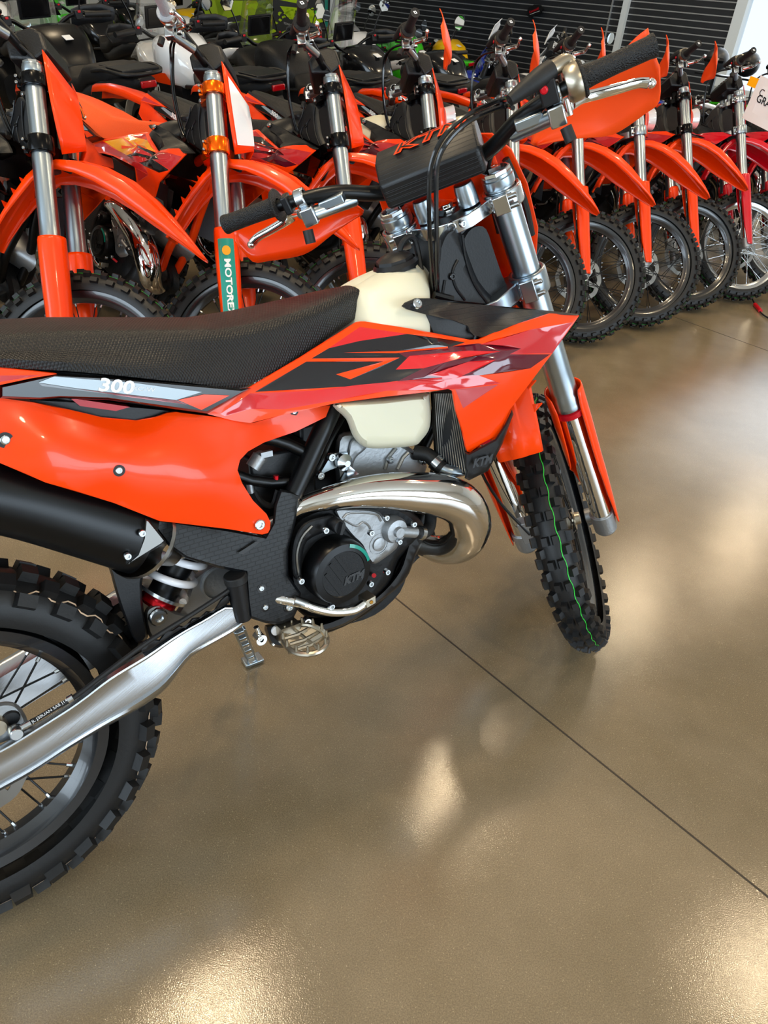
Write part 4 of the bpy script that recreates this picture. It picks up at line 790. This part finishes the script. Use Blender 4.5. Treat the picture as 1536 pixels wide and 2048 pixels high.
# front fender: rear flap, crest between the fork legs, long beak
FE = [(.435, -.262, .046, .012), (.48, -.236, .050, .014), (.53, -.200, .053, .018), (.58, -.160, .056, .024), (.635, -.110, .060, .030), (.668, -.060, .066, .030), (.674, -.005, .072, .034), (.664, .060, .080, .042), (.638, .130, .086, .050), (.592, .205, .086, .054), (.532, .270, .080, .050), (.470, .325, .068, .036), (.412, .372, .050, .020), (.372, .402, .034, .010), (.352, .418, .016, .004)]
g = G().mat('orange'); rows = []
for i, (a, n, hw_, dr) in enumerate(FE):
    a2, n2 = FE[min(i + 1, len(FE) - 1)][:2]; a1, n1 = FE[max(i - 1, 0)][:2]; t = vunit([a2 - a1, n2 - n1]); dn = np.array([-t[1], t[0]])  # towards the wheel
    if dn[0] > 0: dn = -dn
    if i < 4: dn = np.array([-.35, .94]) if i < 3 else np.array([-.6, .8])
    sec = [(-1.0, 1.0), (-1.03, .55), (-.97, .15), (-.70, -.04), (-.36, -.10), (-.28, -.30), (0, -.36), (.28, -.30), (.36, -.10), (.70, -.04), (.97, .15), (1.03, .55), (1.0, 1.0)]
    rows.append([fk(a + dn[0] * dr * q, n + dn[1] * dr * q, hw_ * p) for p, q in sec])
g.grid(rows); fen = B(g, 'front_fender', steer=True, solid=.0028, sharp=32)
g = G().mat('orange')
for s_ in (-1, 1):
    for a, n in ((.515, -.205), (.555, -.178), (.59, -.145), (.62, -.115)):
        g = G().mat('orange'); g.prism([fk(a, n, .045 * s_), fk(a + .002, n - .008, .072 * s_), fk(a - .012, n - .010, .052 * s_)], aX * .003); g.build('fender_rib', fen)
for o in STEER: o.matrix_local = steerM(HST)
# front brake caliper (left leg)
g = G().mat('cast_metal'); g.box(fk(.075, -.085, .078), (.03, .04, .07), [nX, (0, 1, 0), aX]); g.mat('black_rubber'); g.tube(Sfk([(.07, -.10, .075), (.2, -.09, .12), (.34, -.08, .135), (.55, -.06, .125)]), .004, 8, sm=4); c = B(g, 'front_brake_caliper', steer=True, bevel=.004); c.matrix_local = steerM(HST)

# ---- rear fender (leaves the frame on the hero, shows on the bikes of the row)
g = G().mat('orange'); rows = []
for x, z, hw_ in ((.20, .965, .06), (.05, .985, .085), (-.12, 1.005, .095), (-.28, 1.01, .085), (-.42, .995, .06), (-.47, .98, .03)):
    rows.append([(x, hw_ * p, z - q * .04) for p, q in ((-1, 1), (-.98, .3), (-.7, 0), (0, -.12), (.7, 0), (.98, .3), (1, 1))])
g.grid(rows); B(g, 'rear_fender', solid=.003, sharp=30)

# ================================================================ copies of the bike: the row behind
KIDS = {}
for o in list(COL.objects):
    if o.parent: KIDS.setdefault(o.parent.name, []).append(o)
STN = set(o.name for o in STEER) | {'front_brake_caliper'}
def copy_bike(M, steer, label, cat='motorcycle', group=None, swap=None, part_swap=None, drop=(), src=None):
    src = src or hero; r = src.copy(); COL.objects.link(r); r.matrix_world = M; r['label'] = label; r['category'] = cat
    if 'group' in r.keys() and not group: del r['group']
    if group: r['group'] = group
    out = {}
    def dup(o, par, top):
        base = o.name.split('.')[0]
        if base in drop: return
        c = o.copy(); COL.objects.link(c); c.parent = par; out.setdefault(base, []).append(c)
        if top and o.name in STN and steer is not None: c.matrix_local = steerM(steer)
        sw = dict(swap or {}); sw.update((part_swap or {}).get(base, {}))
        for sl in c.material_slots:
            if sl.material and sl.material.name in sw:
                nm = MATS[sw[sl.material.name]]; sl.link = 'OBJECT'; sl.material = nm
        for ch in KIDS.get(o.name, []): dup(ch, c, False)
    for o in KIDS[src.name]: dup(o, r, True)
    return r, out
ROW = [(-2.193, 3.130, -.722, .256, .721), (-1.726, 3.472, -.730, .262, .649), (-1.406, 3.756, -.625, .236, .681), (-1.048, 4.222, -.654, .230, .772), (-.614, 4.746, -.762, .258, .836), (-.265, 5.066, -.734, .242, .835), (.138, 5.442, -.726, .231, .834), (.465, 5.794, -.653, .244, .809), (.918, 6.149, -.656, .237, .765), (1.34, 6.54, -.66, .24, .78)]
blk = {'fork_alu': 'black_anod', 'machined': 'black_anod', 'cast_metal': 'black_anod'}; org = {'fork_alu': 'orange_anod', 'machined': 'orange_anod', 'cast_metal': 'orange_anod'}
clB = {'upper_triple_clamp': blk, 'lower_triple_clamp': blk}; clO = {'upper_triple_clamp': org, 'lower_triple_clamp': org}
MXD = ('hand_guard', 'headlamp', 'side_stand', 'breather_hose', 'headlamp_mask')
LB = ['orange dirt bike with black fork clamps, leftmost of the row behind the seat', 'orange dirt bike with orange fork clamps, grey grip, orange seat and green fork sticker', 'orange dirt bike with black fork clamps, right behind the front bike\'s left grip', 'orange dirt bike with white tank, its fork just behind the bar pad', 'orange dirt bike with silver clamps whose fork passes behind the front bike\'s right bar', 'orange dirt bike standing directly behind the front bike\'s silver right fork tube', 'orange dirt bike whose fork shows under the front bike\'s right hand guard', 'orange dirt bike with black clamps, last orange one before the red bikes', 'red dirt bike with silver wheel rims and silver clamps beside the last orange one', 'red dirt bike at the right edge carrying a white price sheet']
redsw = {'orange': 'red_gloss', 'orange_matte': 'red_gloss', 'orange_pale': 'red_gloss', 'muted_red': 'red_gloss', 'maroon_graphic': 'black_graphic', 'tank_white': 'black_plastic', 'seat_vinyl': 'seat_plain'}
rows_out = []
for i, (x, y, psi, le, st) in enumerate(ROW):
    sw, psw, dr = {}, {}, ()
    if i in (0, 2): psw = dict(clB); dr = MXD; sw = {'tank_white': 'black_plastic'}
    if i == 1: psw = dict(clO); dr = MXD; sw = {'seat_vinyl': 'orange_vinyl', 'tank_white': 'black_plastic', 'grip_rubber': 'grip_grey', 'black_graphic': 'yellow_graphic', 'maroon_graphic': 'black_graphic'}; psw['frame'] = {'black_metal': 'orange'}; psw['number_plate'] = {'orange': 'orange'}
    if i in (3, 7): psw = dict(clB)
    if i >= 8: sw = redsw; dr = ('hand_guard', 'headlamp', 'headlamp_mask'); psw = {'front_wheel': {'rim_black': 'machined'}, 'spoke': {'black_metal': 'machined'}, 'fork_guard': {'orange': 'red_gloss'}}
    if 2 < i < 8: dr = ('headlamp_mask',)
    r_, out = copy_bike(pose(x, y, psi, le), st, LB[i], group='dirt bikes parked in the row behind', swap=sw, part_swap=psw, drop=dr)
    rows_out.append((r_, out, st))
# fork guard sticker of the second bike
r_, out, st = rows_out[1]
def gpt(a, t, k=1.0): return fk(a, FN + .002 + .0436 * k * cos(radians(t)), -.105 - .0444 * k * sin(radians(t)))
g = G().mat('green_sticker'); g.grid([[gpt(a, t, 1.05) for t in range(40, 111, 10)] for a in (.385, .30, .20, .125)]); g.mat('yellow_graphic'); c0 = [gpt(.345 + .016 * sin(2 * pi * k / 14), 75 + 18 * cos(2 * pi * k / 14), 1.09) for k in range(14)]; g.add(c0, [tuple(range(14))])
put_text(g, 'white_graphic', 'MOTOREX', .040, lambda x, y: gpt(.222 - x, 75 - y * 900, 1.09), .001); s_ = g.build('fork_sticker', r_); s_.matrix_local = steerM(st)
g = G().mat('white_gloss'); rows = []
for q in np.linspace(.1, .9, 6):
    row = []
    for k in np.linspace(-.86, .86, 11):
        w = abs(k); at_ = .885 + .088 * w ** 1.1; ab = .715 - .03 * w; hw_ = .066 + .046 * sin(pi * min(1, q * 1.15) * .62); row.append(fk(ab + (at_ - ab) * q, .070 - .052 * w ** 1.1 - .012 * q * q, hw_ * k))
    rows.append(row)
g.grid(rows); s_ = g.build('plate_decal', r_); s_.matrix_local = steerM(st)
g = G(); put_text(g, 'white_graphic', '1390', .01, lambda x, y: (x, 0, y)) if 0 else None
# price sheet, tag and lock cable at the right edge
def wpt(u, v, S):
    r = ((u - 768) / CF) * CR - ((v - 1024) / CF) * CU + CW; k = (UU.x * r[0] + UU.y * r[1]); return CO + r * (S / k)
g = G().mat('paper'); q = [wpt(1484, 236, 4.55), wpt(1522, 150, 4.55), wpt(1580, 180, 4.5), wpt(1548, 268, 4.5)]; g.prism(q, (0, .002, 0)); ps = g.build('price_sheet'); tag(ps, 'white printed price sheet hanging on the red bike at the right edge', 'sign')
ux = vunit(q[2] - q[1]); uy = vunit(q[1] - q[0]); g = G(); c = (q[0] + q[2]) / 2 - np.array(CW) * .004
put_text(g, 'black_gloss', 'GRA', .05, put(q[0] + ux * .085 + uy * .11 - CW * .004, ux, uy), .0005); put_text(g, 'black_gloss', 'C', .045, put(q[1] + ux * .05 - uy * .07 - CW * .004, ux, uy)); 
for k in range(6): put_text(g, 'dark_grey', 'mmmmmmm', .012, put(q[0] + ux * .10 + uy * (.02 + k * .028 + (.08 if k > 2 else 0)) - CW * .004, ux, uy)) if k < 0 else None
g.build('sheet_lettering', ps)
g = G().mat('yellow_graphic'); q = [wpt(1494, 170, 4.7), wpt(1502, 152, 4.7), wpt(1520, 158, 4.7), wpt(1512, 178, 4.7)]; g.prism(q, (0, .006, 0)); tag(g.build('handlebar_tag'), 'small yellow tag hanging from the bar of the red dirt bike', 'tag')
def gnd(u, v, h=0.):
    r = ((u - 768) / CF) * CR - ((v - 1024) / CF) * CU + CW; return CO + r * ((h - CO[2]) / r[2])
g = G().mat('black_rubber'); cc = [gnd(1548, 545, .16), gnd(1518, 565, .10), gnd(1504, 590, .03), gnd(1512, 612, .008), gnd(1530, 632, .008), gnd(1570, 650, .008)]; g.tube(cc, .005, 8, sm=5); g.mat('red_plastic'); g.cyl(gnd(1510, 609, .012), gnd(1521, 622, .012), .013); tag(g.build('lock_cable'), 'black cable with a red collar lying on the floor beside the red bike\'s front wheel', 'cable')

# ================================================================ road and adventure bikes of the rows behind
def sect(g, S, n=16, pw=.5):
    rows = []
    for x, z, hz, hy in S:
        row = []
        for k in range(n):
            t = 2 * pi * k / n; c, s_ = cos(t), sin(t); row.append((x, hy * abs(c) ** pw * (1 if c > 0 else -1), z + hz * abs(s_) ** pw * (1 if s_ > 0 else -1)))
        rows.append(row)
    g.grid(rows, closev=True); g.add(rows[0], [tuple(range(n))]); g.add(rows[-1], [tuple(range(n))[::-1]]); return g
def simple_wheel(par, name, C, R, hw, m='black_metal', spokes=10):
    g = shift(rim_geo(R - .075, hw * 1.4, m), C); C = np.array(C)
    for k in range(spokes): t = 2 * pi * k / spokes; d = np.array([cos(t), 0, sin(t)]); g.cyl(C + d * .04, C + d * (R - .10), .008 if spokes > 8 else .016, n=6)
    g.cyl(C + [0, -.05, 0], C + [0, .05, 0], .045, n=16); w = g.build(name, par)
    g = G().mat('tire_rubber'); g.lathe(C, (0, 1, 0), [(R - .075 + (.075) * (1 - (k / 6) ** 4), hw * k / 6) for k in range(-6, 7)], 48, ref=(1, 0, 0)); g.build('tire', w)
    g = shift(disc_geo(.14, -hw - .01, waves=8), C); g.build('brake_disc', w)
def road_bike(style, main, label):
    r = empty('motorcycle', None, label, 'motorcycle'); P = lambda g, n, par=None, **k: g.build(n, par or r, **k)
    adv = style == 'adventure'; sport = style == 'sport'; bh = 1.16 if adv else (1.0 if sport else 1.08)
    simple_wheel(r, 'rear_wheel', (0, 0, .33), .33, .075); simple_wheel(r, 'front_wheel', (1.5, 0, .33), .33, .055)
    g = G().mat('engine_dark'); sect(g, [(.45, .48, .14, .15), (.6, .52, .2, .19), (.85, .52, .22, .2), (1.05, .56, .16, .15)]); P(g, 'engine')
    g = G().mat('black_metal'); g.tube([(1.12, .10, .92), (.8, .14, .75), (.5, .13, .5)], .018, 8); g.tube([(.62, .12, .85), (.1, .11, .9), (-.2, .07, .92)], .014, 8); g.both(); g.cyl((1.1, 0, .78), (1.02, 0, .98), .035); P(g, 'frame')
    g = G().mat('aluminium' if main != 'black' else 'black_metal'); g.tube([(0, -.11, .33), (.3, -.12, .37), (.52, -.1, .42)], .026, 8); g.both(); P(g, 'swingarm')
    g = G().mat('gold_fork' if sport else 'black_metal'); 
    for s_ in (-1, 1): g.cyl((1.46, .1 * s_, .33), (1.12, .1 * s_, .99), .026, n=14)
    P(g, 'fork')
    g = G().mat('machined'); g.tube([(.9, -.1, .45), (.7, -.16, .3), (.35, -.17, .35), (.15, -.17, .5)], .024, 10, sm=3); g.mat('black_metal'); g.cyl((.2, -.17, .46), (-.15, -.18, .66 if not adv else .72), .055, n=18); P(g, 'exhaust')
    tm = main
    g = G().mat(tm); sect(g, [(.56, .90, .06, .09), (.66, .95, .13, .15), (.8, .97, .17, .19), (.93, .97, .17, .18), (1.04, .95, .13, .12), (1.1, .94, .08, .07)]); tk = P(g, 'fuel_tank', sharp=60)
    g = G().mat('paper'); g.box((.66, 0, 1.085), (.06, .05, .003), [(.95, 0, .3), (0, 1, 0), (-.3, 0, .95)]); P(g, 'warning_label', tk)
    g = G().mat('black_metal'); g.lathe((.85, 0, 1.13), (0, 0, 1), [(0, .012), (.03, .012), (.034, 0)], 16); P(g, 'tank_cap', tk)
    g = G().mat('seat_plain'); sect(g, [(-.16, .985, .02, .07), (-.05, .975, .05, .13), (.12, .96, .055, .14), (.22, .94, .06, .14), (.30, .885, .05, .15), (.45, .87, .05, .14), (.56, .90, .05, .09), (.62, .93, .05, .06)]); P(g, 'seat', sharp=60)
    g = G().mat(tm if not adv else 'white_gloss' if tm == 'white_gloss' else 'black_plastic'); sect(g, [(-.32, .96, .02, .05), (-.2, .93, .05, .10), (.0, .90, .06, .14), (.3, .82, .06, .14), (.5, .82, .05, .10)]); tl = P(g, 'tail_fairing', sharp=50)
    g = G().mat('lens_red'); g.box((-.33, 0, .95), (.02, .09, .035)); P(g, 'tail_lamp', tl, bevel=.005)
    g = G().mat('black_plastic'); g.prism([(-.3, -.04, .9), (-.3, .04, .9), (-.5, .05, .62), (-.5, -.05, .62)], (-.008, 0, 0)); g.box((-.36, 0, .78), (.01, .3, .03)); P(g, 'number_plate_holder')
    g = G().mat(tm); rows = [[(1.5 + .37 * cos(t), y, .33 + .37 * sin(t)) for y in (-.065, -.05, 0, .05, .065)] for t in np.linspace(.3, 2.3, 9)]; g.grid(rows); P(g, 'front_fender', solid=.004)
    # bars, grips, mirrors
    bz = bh; W_ = .42 if not sport else .34
    g = G().mat('black_metal'); g.tube([(.93, -W_, bz), (1.0, -.22, bz + .01), (1.05, -.08, bz - .06), (1.05, .08, bz - .06), (1.0, .22, bz + .01), (.93, W_, bz)], .0125, 10, sm=4); hb = P(g, 'handlebar')
    for s_ in (-1, 1):
        g = G().mat('black_rubber'); g.cyl((.925, W_ * s_ + .01 * s_, bz), (.965, .27 * s_, bz + .004), .018, n=14); P(g, 'handlebar_grip')
        g = G().mat('black_plastic'); g.box((.985, .235 * s_, bz + .005), (.04, .05, .05)); g.mat('red_plastic'); g.box((.96, .235 * s_, bz + .022), (.006, .02, .014)); P(g, 'switch_pod', bevel=.005)
        g = G().mat('steel'); g.tube([(1.0, .24 * s_, bz - .01), (1.03, .32 * s_, bz - .01), (1.0, .40 * s_, bz - .02)], .006, 8, sm=3); P(g, 'lever')
        if adv:
            g = G().mat('hand_guard_' + main if 'hand_guard_' + main in MATS else 'black_plastic'); g.grid([[(1.05, .22 * s_, bz + .03), (1.06, .32 * s_, bz + .05), (1.02, .42 * s_, bz + .05), (.95, .47 * s_, bz + .03)], [(1.07, .22 * s_, bz - .01), (1.09, .32 * s_, bz), (1.05, .43 * s_, bz), (.96, .48 * s_, bz)], [(1.05, .2 * s_, bz - .07), (1.07, .31 * s_, bz - .06), (1.03, .41 * s_, bz - .06), (.95, .46 * s_, bz - .04)]]); P(g, 'hand_guard', solid=.005)
        mz = bz + (.22 if not sport else .1); g = G().mat('black_metal'); g.tube([(1.0, .25 * s_, bz), (.99, .27 * s_, bz + .1), (.97, .33 * s_, mz)], .0055, 8, sm=3); md = vunit(np.array([1., .12 * s_, .05])); mc = np.array([.965, .35 * s_, mz + .02]); g.mat('black_plastic'); g.lathe(mc - md * .004, md, [(0, .03), (.04, .026), (.06, .008), (.062, 0)], 18 if not adv else 6); m_ = P(g, 'mirror')
        g = G().mat('mirror_glass'); g.lathe(mc - md * .0045, md, [(0, 0), (.058, 0)], 18 if not adv else 6); P(g, 'mirror_glass', m_)
    if adv:
        g = G().mat('clear_plastic'); rows = [[(1.24 - .16 * q + .0 * abs(y), y * (1 - .25 * q), 1.08 + .38 * q) for y in np.linspace(-.17, .17, 7)] for q in (0, .35, .7, 1)]; rows = [[(x - 1.6 * y * y, y, z) for x, y, z in rr_] for rr_ in rows]; g.grid(rows); P(g, 'windscreen', solid=.004)
        g = G().mat('black_plastic'); g.box((1.10, 0, 1.22), (.02, .20, .14), [(.96, 0, .28), (0, 1, 0), (-.28, 0, .96)]); g.mat('black_gloss'); g.box((1.088, 0, 1.218), (.004, .17, .115), [(.96, 0, .28), (0, 1, 0), (-.28, 0, .96)]); P(g, 'dashboard', bevel=.006)
        g = G().mat(tm); sect(g, [(.98, .86, .12, .21), (1.15, .92, .14, .18), (1.3, .98, .08, .12), (1.5, .95, .02, .06), (1.62, .92, .008, .02)]); P(g, 'front_fairing', sharp=50)
        g = G().mat('black_plastic'); sect(g, [(.66, .80, .07, .14), (.85, .79, .15, .195), (1.05, .79, .17, .21), (1.2, .84, .11, .19)]); P(g, 'side_fairing', sharp=50)
        g = G().mat('black_plastic'); g.box((-.12, 0, 1.01), (.3, .22, .018)); g.tube([(.1, -.13, .98), (-.1, -.15, 1.01), (-.3, -.1, 1.0), (-.3, .1, 1.0), (-.1, .15, 1.01), (.1, .13, .98)], .011, 8, sm=3); P(g, 'luggage_rack', bevel=.004)
    elif sport:
        g = G().mat(tm); sect(g, [(.7, .62, .26, .2), (.95, .68, .28, .22), (1.2, .82, .2, .2), (1.38, .92, .09, .13), (1.48, .9, .03, .06)]); P(g, 'front_fairing', sharp=50)
        g = G().mat('clear_plastic'); rows = [[(1.32 - .22 * q - 2 * y * y, y * (1 - .2 * q), .99 + .16 * q) for y in np.linspace(-.12, .12, 7)] for q in (0, .5, 1)]; g.grid(rows); P(g, 'windscreen', solid=.004)
    else:
        g = G().mat('black_plastic'); g.ball((1.25, 0, .93), .10, 16, (.8, 1, 1)); g.mat('headlamp'); g.lathe((1.3, 0, .93), (1, 0, 0), [(.085, 0), (.07, .02), (0, .03)], 20); P(g, 'headlamp')
        g = G().mat('black_plastic'); g.cyl((1.1, 0, 1.05), (1.07, 0, 1.10), .05, n=18); g.mat('pearl'); g.cyl((1.069, 0, 1.10), (1.068, 0, 1.102), .044, n=18); P(g, 'dashboard')
    g = G().mat('black_metal'); g.tube([(.5, .14, .3), (.45, .32, .02)], .010, 8); P(g, 'side_stand')
    return r
mat('gold_fork', 'C89A3A', .25, metal=.9)
E2 = np.array([UU.x, UU.y]); N2 = np.array([-UU.x, UU.y])
def spot(s, n): p = E2 * s + N2 * n; return float(p[0]), float(p[1])
PR_ = {}
def add_road(style, main, s, n, psi, label, swap=None, lean=.14):
    global KIDS
    x, y = spot(s, n)
    if style not in PR_:
        r = road_bike(style, main, label); PR_[style] = (r, main); r.matrix_world = pose(x, y, psi, lean); r['group'] = 'road and adventure bikes in the rows behind'
        for o in list(COL.objects):
            if o.parent and o.parent == r: KIDS.setdefault(r.name, []).append(o)
        for o in KIDS[r.name]: KIDS[o.name] = list(o.children)
        return r
    src, m0 = PR_[style]; sw = {m0: main}; sw.update(swap or {})
    r, _ = copy_bike(pose(x, y, psi, lean), None, label, group='road and adventure bikes in the rows behind', swap=sw, src=src); return r
A_, Z_ = 2.36, -.72
add_road('adventure', 'dark_grey', 1.5, 4.75, A_, 'black adventure bike with dark tank and stepped seat behind the leftmost orange bike')
add_road('adventure', 'black_metal', 2.38, 4.8, A_, 'satin black adventure bike behind the gap between the first two orange bikes')
W8 = add_road('adventure', 'white_gloss', 3.25, 4.8, A_, 'white adventure bike with orange stripe and number on its dark side panel')
add_road('adventure', 'engine_dark', 4.1, 4.8, A_, 'dark grey adventure bike in front of the lime exhaust banner')
add_road('adventure', 'black_gloss', 5.02, 4.9, A_, 'black adventure bike with clear windscreen behind the bar pad')
add_road('naked', 'black_gloss', 5.95, 4.9, A_, 'black naked bike with round mirrors behind the fourth orange bike')
DSL = 'dirt bikes in the second row'
for k, (s, n, c, lb) in enumerate([(6.9, 4.85, 'blue_gloss', 'blue dirt bike in the second row below the slat wall'), (7.8, 4.85, 'white_gloss', 'white dirt bike in the second row below the slat wall'), (6.35, 3.75, 'blue_gloss', 'blue and white dirt bike behind the last orange bike'), (7.0, 3.7, 'white_gloss', 'white dirt bike near the window at the right'), (7.65, 3.6, 'green_gloss', 'green dirt bike under the window')]):
    x, y = spot(s, n); sw = {'orange': c, 'orange_matte': c, 'orange_pale': 'white_gloss', 'muted_red': 'white_gloss', 'red_graphic': 'white_gloss', 'maroon_graphic': c}
    copy_bike(pose(x, y, A_ if k < 2 else Z_, .2), .6, lb, group=DSL, swap=sw, drop=('headlamp', 'headlamp_mask'))
far = [('adventure', 'dark_grey', 1.9, 7.5, A_), ('adventure', 'white_gloss', 2.85, 7.5, A_), ('adventure', 'black_gloss', 3.8, 7.5, A_), ('sport', 'white_gloss', 4.7, 7.5, A_), ('naked', 'black_gloss', 5.5, 7.5, A_), ('naked', 'red_gloss', 6.3, 7.5, A_), ('naked', 'white_gloss', 7.1, 7.5, A_), ('sport', 'green_gloss', 7.9, 7.5, A_), ('naked', 'yellow_paint', 8.7, 7.5, A_),
       ('naked', 'grey_gloss', 8.85, 5.2, A_), ('naked', 'green_gloss', 4.6, 10.3, A_), ('naked', 'black_gloss', 5.5, 10.3, A_), ('adventure', 'yellow_paint', 6.4, 10.3, A_), ('sport', 'blue_gloss', 8.3, 10.3, A_), ('naked', 'white_gloss', 9.2, 10.3, A_)]
CN = {'engine_dark': 'charcoal', 'dark_grey': 'dark grey', 'red_gloss': 'red', 'white_gloss': 'white', 'green_gloss': 'green', 'yellow_paint': 'yellow', 'black_gloss': 'black', 'grey_gloss': 'grey', 'blue_gloss': 'blue'}
WH = ['at the far left end of the third row', 'second from the left in the third row', 'beside the lime banner in the third row', 'in the third row right of the lime banner', 'in the third row straight behind the bar pad', 'in the third row below the slat wall', 'in the third row under the slat wall, right of the red one', 'at the middle of the slat wall', 'at the wall end of the third row', 'in the second row behind the right hand guard', 'in the fourth row left of the lime banner', 'in the fourth row in front of the banner', 'in the fourth row close to the banner', 'behind the lime banner', 'in the far corner by the slat wall']
for (st_n, c, s, n, ps_), w_ in zip(far, WH): add_road(st_n, c, s, n, ps_, '%s %s motorcycle %s' % (CN[c], {'naked': 'unfaired', 'sport': 'faired', 'adventure': 'adventure'}[st_n], w_))
# ---- lime exhaust display board with its white post, wall sign, helmets
BU = 7.3
def brd(u, v): return wpt(u, v, BU)
tl_, tr_ = brd(380, -260), brd(668, -232); bl_, br_ = np.array(tl_), np.array(tr_); bl_[2] = .35; br_[2] = .35
g = G().mat('dark_grey'); g.prism([tl_, tr_, br_, bl_], tuple(UU * .03)); bdd = g.build('display_board'); tag(bdd, 'dark display board with lime splashes and an exhaust drawing', 'banner')
off = -np.array(UU) * .003
def poly(g, m, L_, k=1): g.mat(m).add([np.array(brd(u, v)) + off * k for u, v in L_], [tuple(range(len(L_)))])
g = G(); random.seed(3); poly(g, 'lime', [(384, -200), (655, -180), (655, -30), (640, -26), (600, 8), (560, 0), (520, -8), (470, -20), (430, 60), (418, 90), (408, 60), (395, 52), (384, 58)])
poly(g, 'lime', [(560, 12), (600, 16), (655, 26), (655, 42), (620, 50), (596, 44), (575, 34)]); poly(g, 'lime', [(430, 0), (520, 2), (510, 30), (500, 44), (480, 30), (440, 40)])
for k in range(40): u, v = random.uniform(540, 650), random.uniform(16, 50); poly(g, 'lime', [(u + random.uniform(1, 5) * cos(t), v + random.uniform(1, 4) * sin(t)) for t in np.linspace(0, 5.5, 6)])
poly(g, 'green_sticker', [(650, -200), (656, -200), (656, 60), (650, 60)]); g.build('lime_splash', bdd)
g = G(); poly(g, 'lime', [(540, 62), (548, 58), (560, 66), (578, 58), (590, 70), (598, 85), (590, 95), (600, 110), (592, 104), (575, 84), (562, 78), (550, 74), (542, 68)], 2)
g.mat('yellow_graphic').lathe(np.array(brd(572, 74)) + off * 2, off, [(.05, 0), (.062, 0)], 18); g.build('exhaust_drawing', bdd)
ux = vunit(tr_ - tl_); uz = np.array([0, 0, 1.]); g = G(); put_text(g, 'black_gloss', 'A', .10, put(np.array(brd(592, 27)) + off * 2, ux, uz)); put_text(g, 'white_graphic', 'TECHNOLOGY', .035, put(np.array(brd(578, 49)) + off * 2, ux, uz)); put_text(g, 'white_graphic', 'SAFETY', .035, put(np.array(brd(602, 56)) + off * 2, ux, uz)); g.build('board_lettering', bdd)
g = G().mat('frame_white'); a, b2 = np.array(brd(672, -240)), np.array(brd(684, -240)); a0, b0 = a.copy(), b2.copy(); a0[2] = 0; b0[2] = 0; g.prism([a, b2, b0, a0], tuple(UU * .05)); tag(g.build('display_post'), 'white vertical post at the right edge of the lime board', 'post')
g = G().mat('black_plastic'); sg = [(1052, 30), (1056, 16), (1068, 9), (1080, 10), (1085, 18), (1080, 26), (1066, 32), (1060, 36)]; g.prism([wpt(u, v, 9.9) for u, v in sg], tuple(UU * .03)); sgn = g.build('wall_sign'); tag(sgn, 'small black rounded sign with red lettering on the slat wall', 'sign')
g = G(); c = np.array(wpt(1068, 20.5, 9.895)); ux = vunit(np.array(wpt(1080, 15.5, 9.9)) - np.array(wpt(1056, 26, 9.9))); put_text(g, 'red_plastic', 'Kawasaki', .045, put(c, ux, vunit(np.cross(ux, np.array(UU)) * 1.0) if 0 else vunit(np.array([0, 0, 1.]) - ux * ux[2])), .0005); g.mat('white_graphic').tube([np.array(wpt(1060, 29, 9.894)), np.array(wpt(1079, 22, 9.894))], .003, 4); g.build('sign_lettering', sgn)
c0, c1 = np.array(wpt(1440, 116, 8.6)), np.array(wpt(1560, 120, 8.6)); zz = 1.16; c0[2] = c1[2] = zz
for k, (t_, m_, lb) in enumerate([(.08, 'dark_grey', 'dark helmet at the left end of the rack below the window'), (.5, 'black_plastic', 'black helmet in the middle of the rack below the window'), (.92, 'pearl', 'pale helmet at the right end of the rack below the window')]):
    c = c0 + (c1 - c0) * (t_ * 1.3 - .15) + np.array([0, 0, .125]); g = G().mat(m_); g.ball(c, .12, 18, (1, 1, .95)); g.mat('black_gloss'); g.tube([c + np.array(VV) * .105 * cos(t) - np.array(UU) * .11 * sin(t) for t in np.linspace(.5, 2.6, 8)], .028, 8); h = g.build('helmet'); tag(h, lb, 'helmet', 'helmets on the rack')
g = G().mat('black_metal'); g.box((c0 + c1) / 2 - [0, 0, .005], (np.linalg.norm(c1 - c0) + .3, .3, .016), [VV, UU, (0, 0, 1)])
for e in (c0, c1): g.box((e[0], e[1], zz / 2 - .01), (.03, .03, zz - .02), [VV, UU, (0, 0, 1)])
tag(g.build('helmet_rack'), 'black metal rack holding helmets below the window', 'rack')
# decal on the white adventure bike
g = G().mat('orange'); yy = .215; g.add([(.66, yy - .02, .86), (.74, yy - .01, .93), (1.1, yy + .004, .90), (1.02, yy + .004, .86)], [(0, 1, 2, 3)]); put_text(g, 'white_gloss', '890', .10, lambda x, y: (.90 - x, yy + .006, .81 + y), .002, .25); g.build('tank_decal', W8)
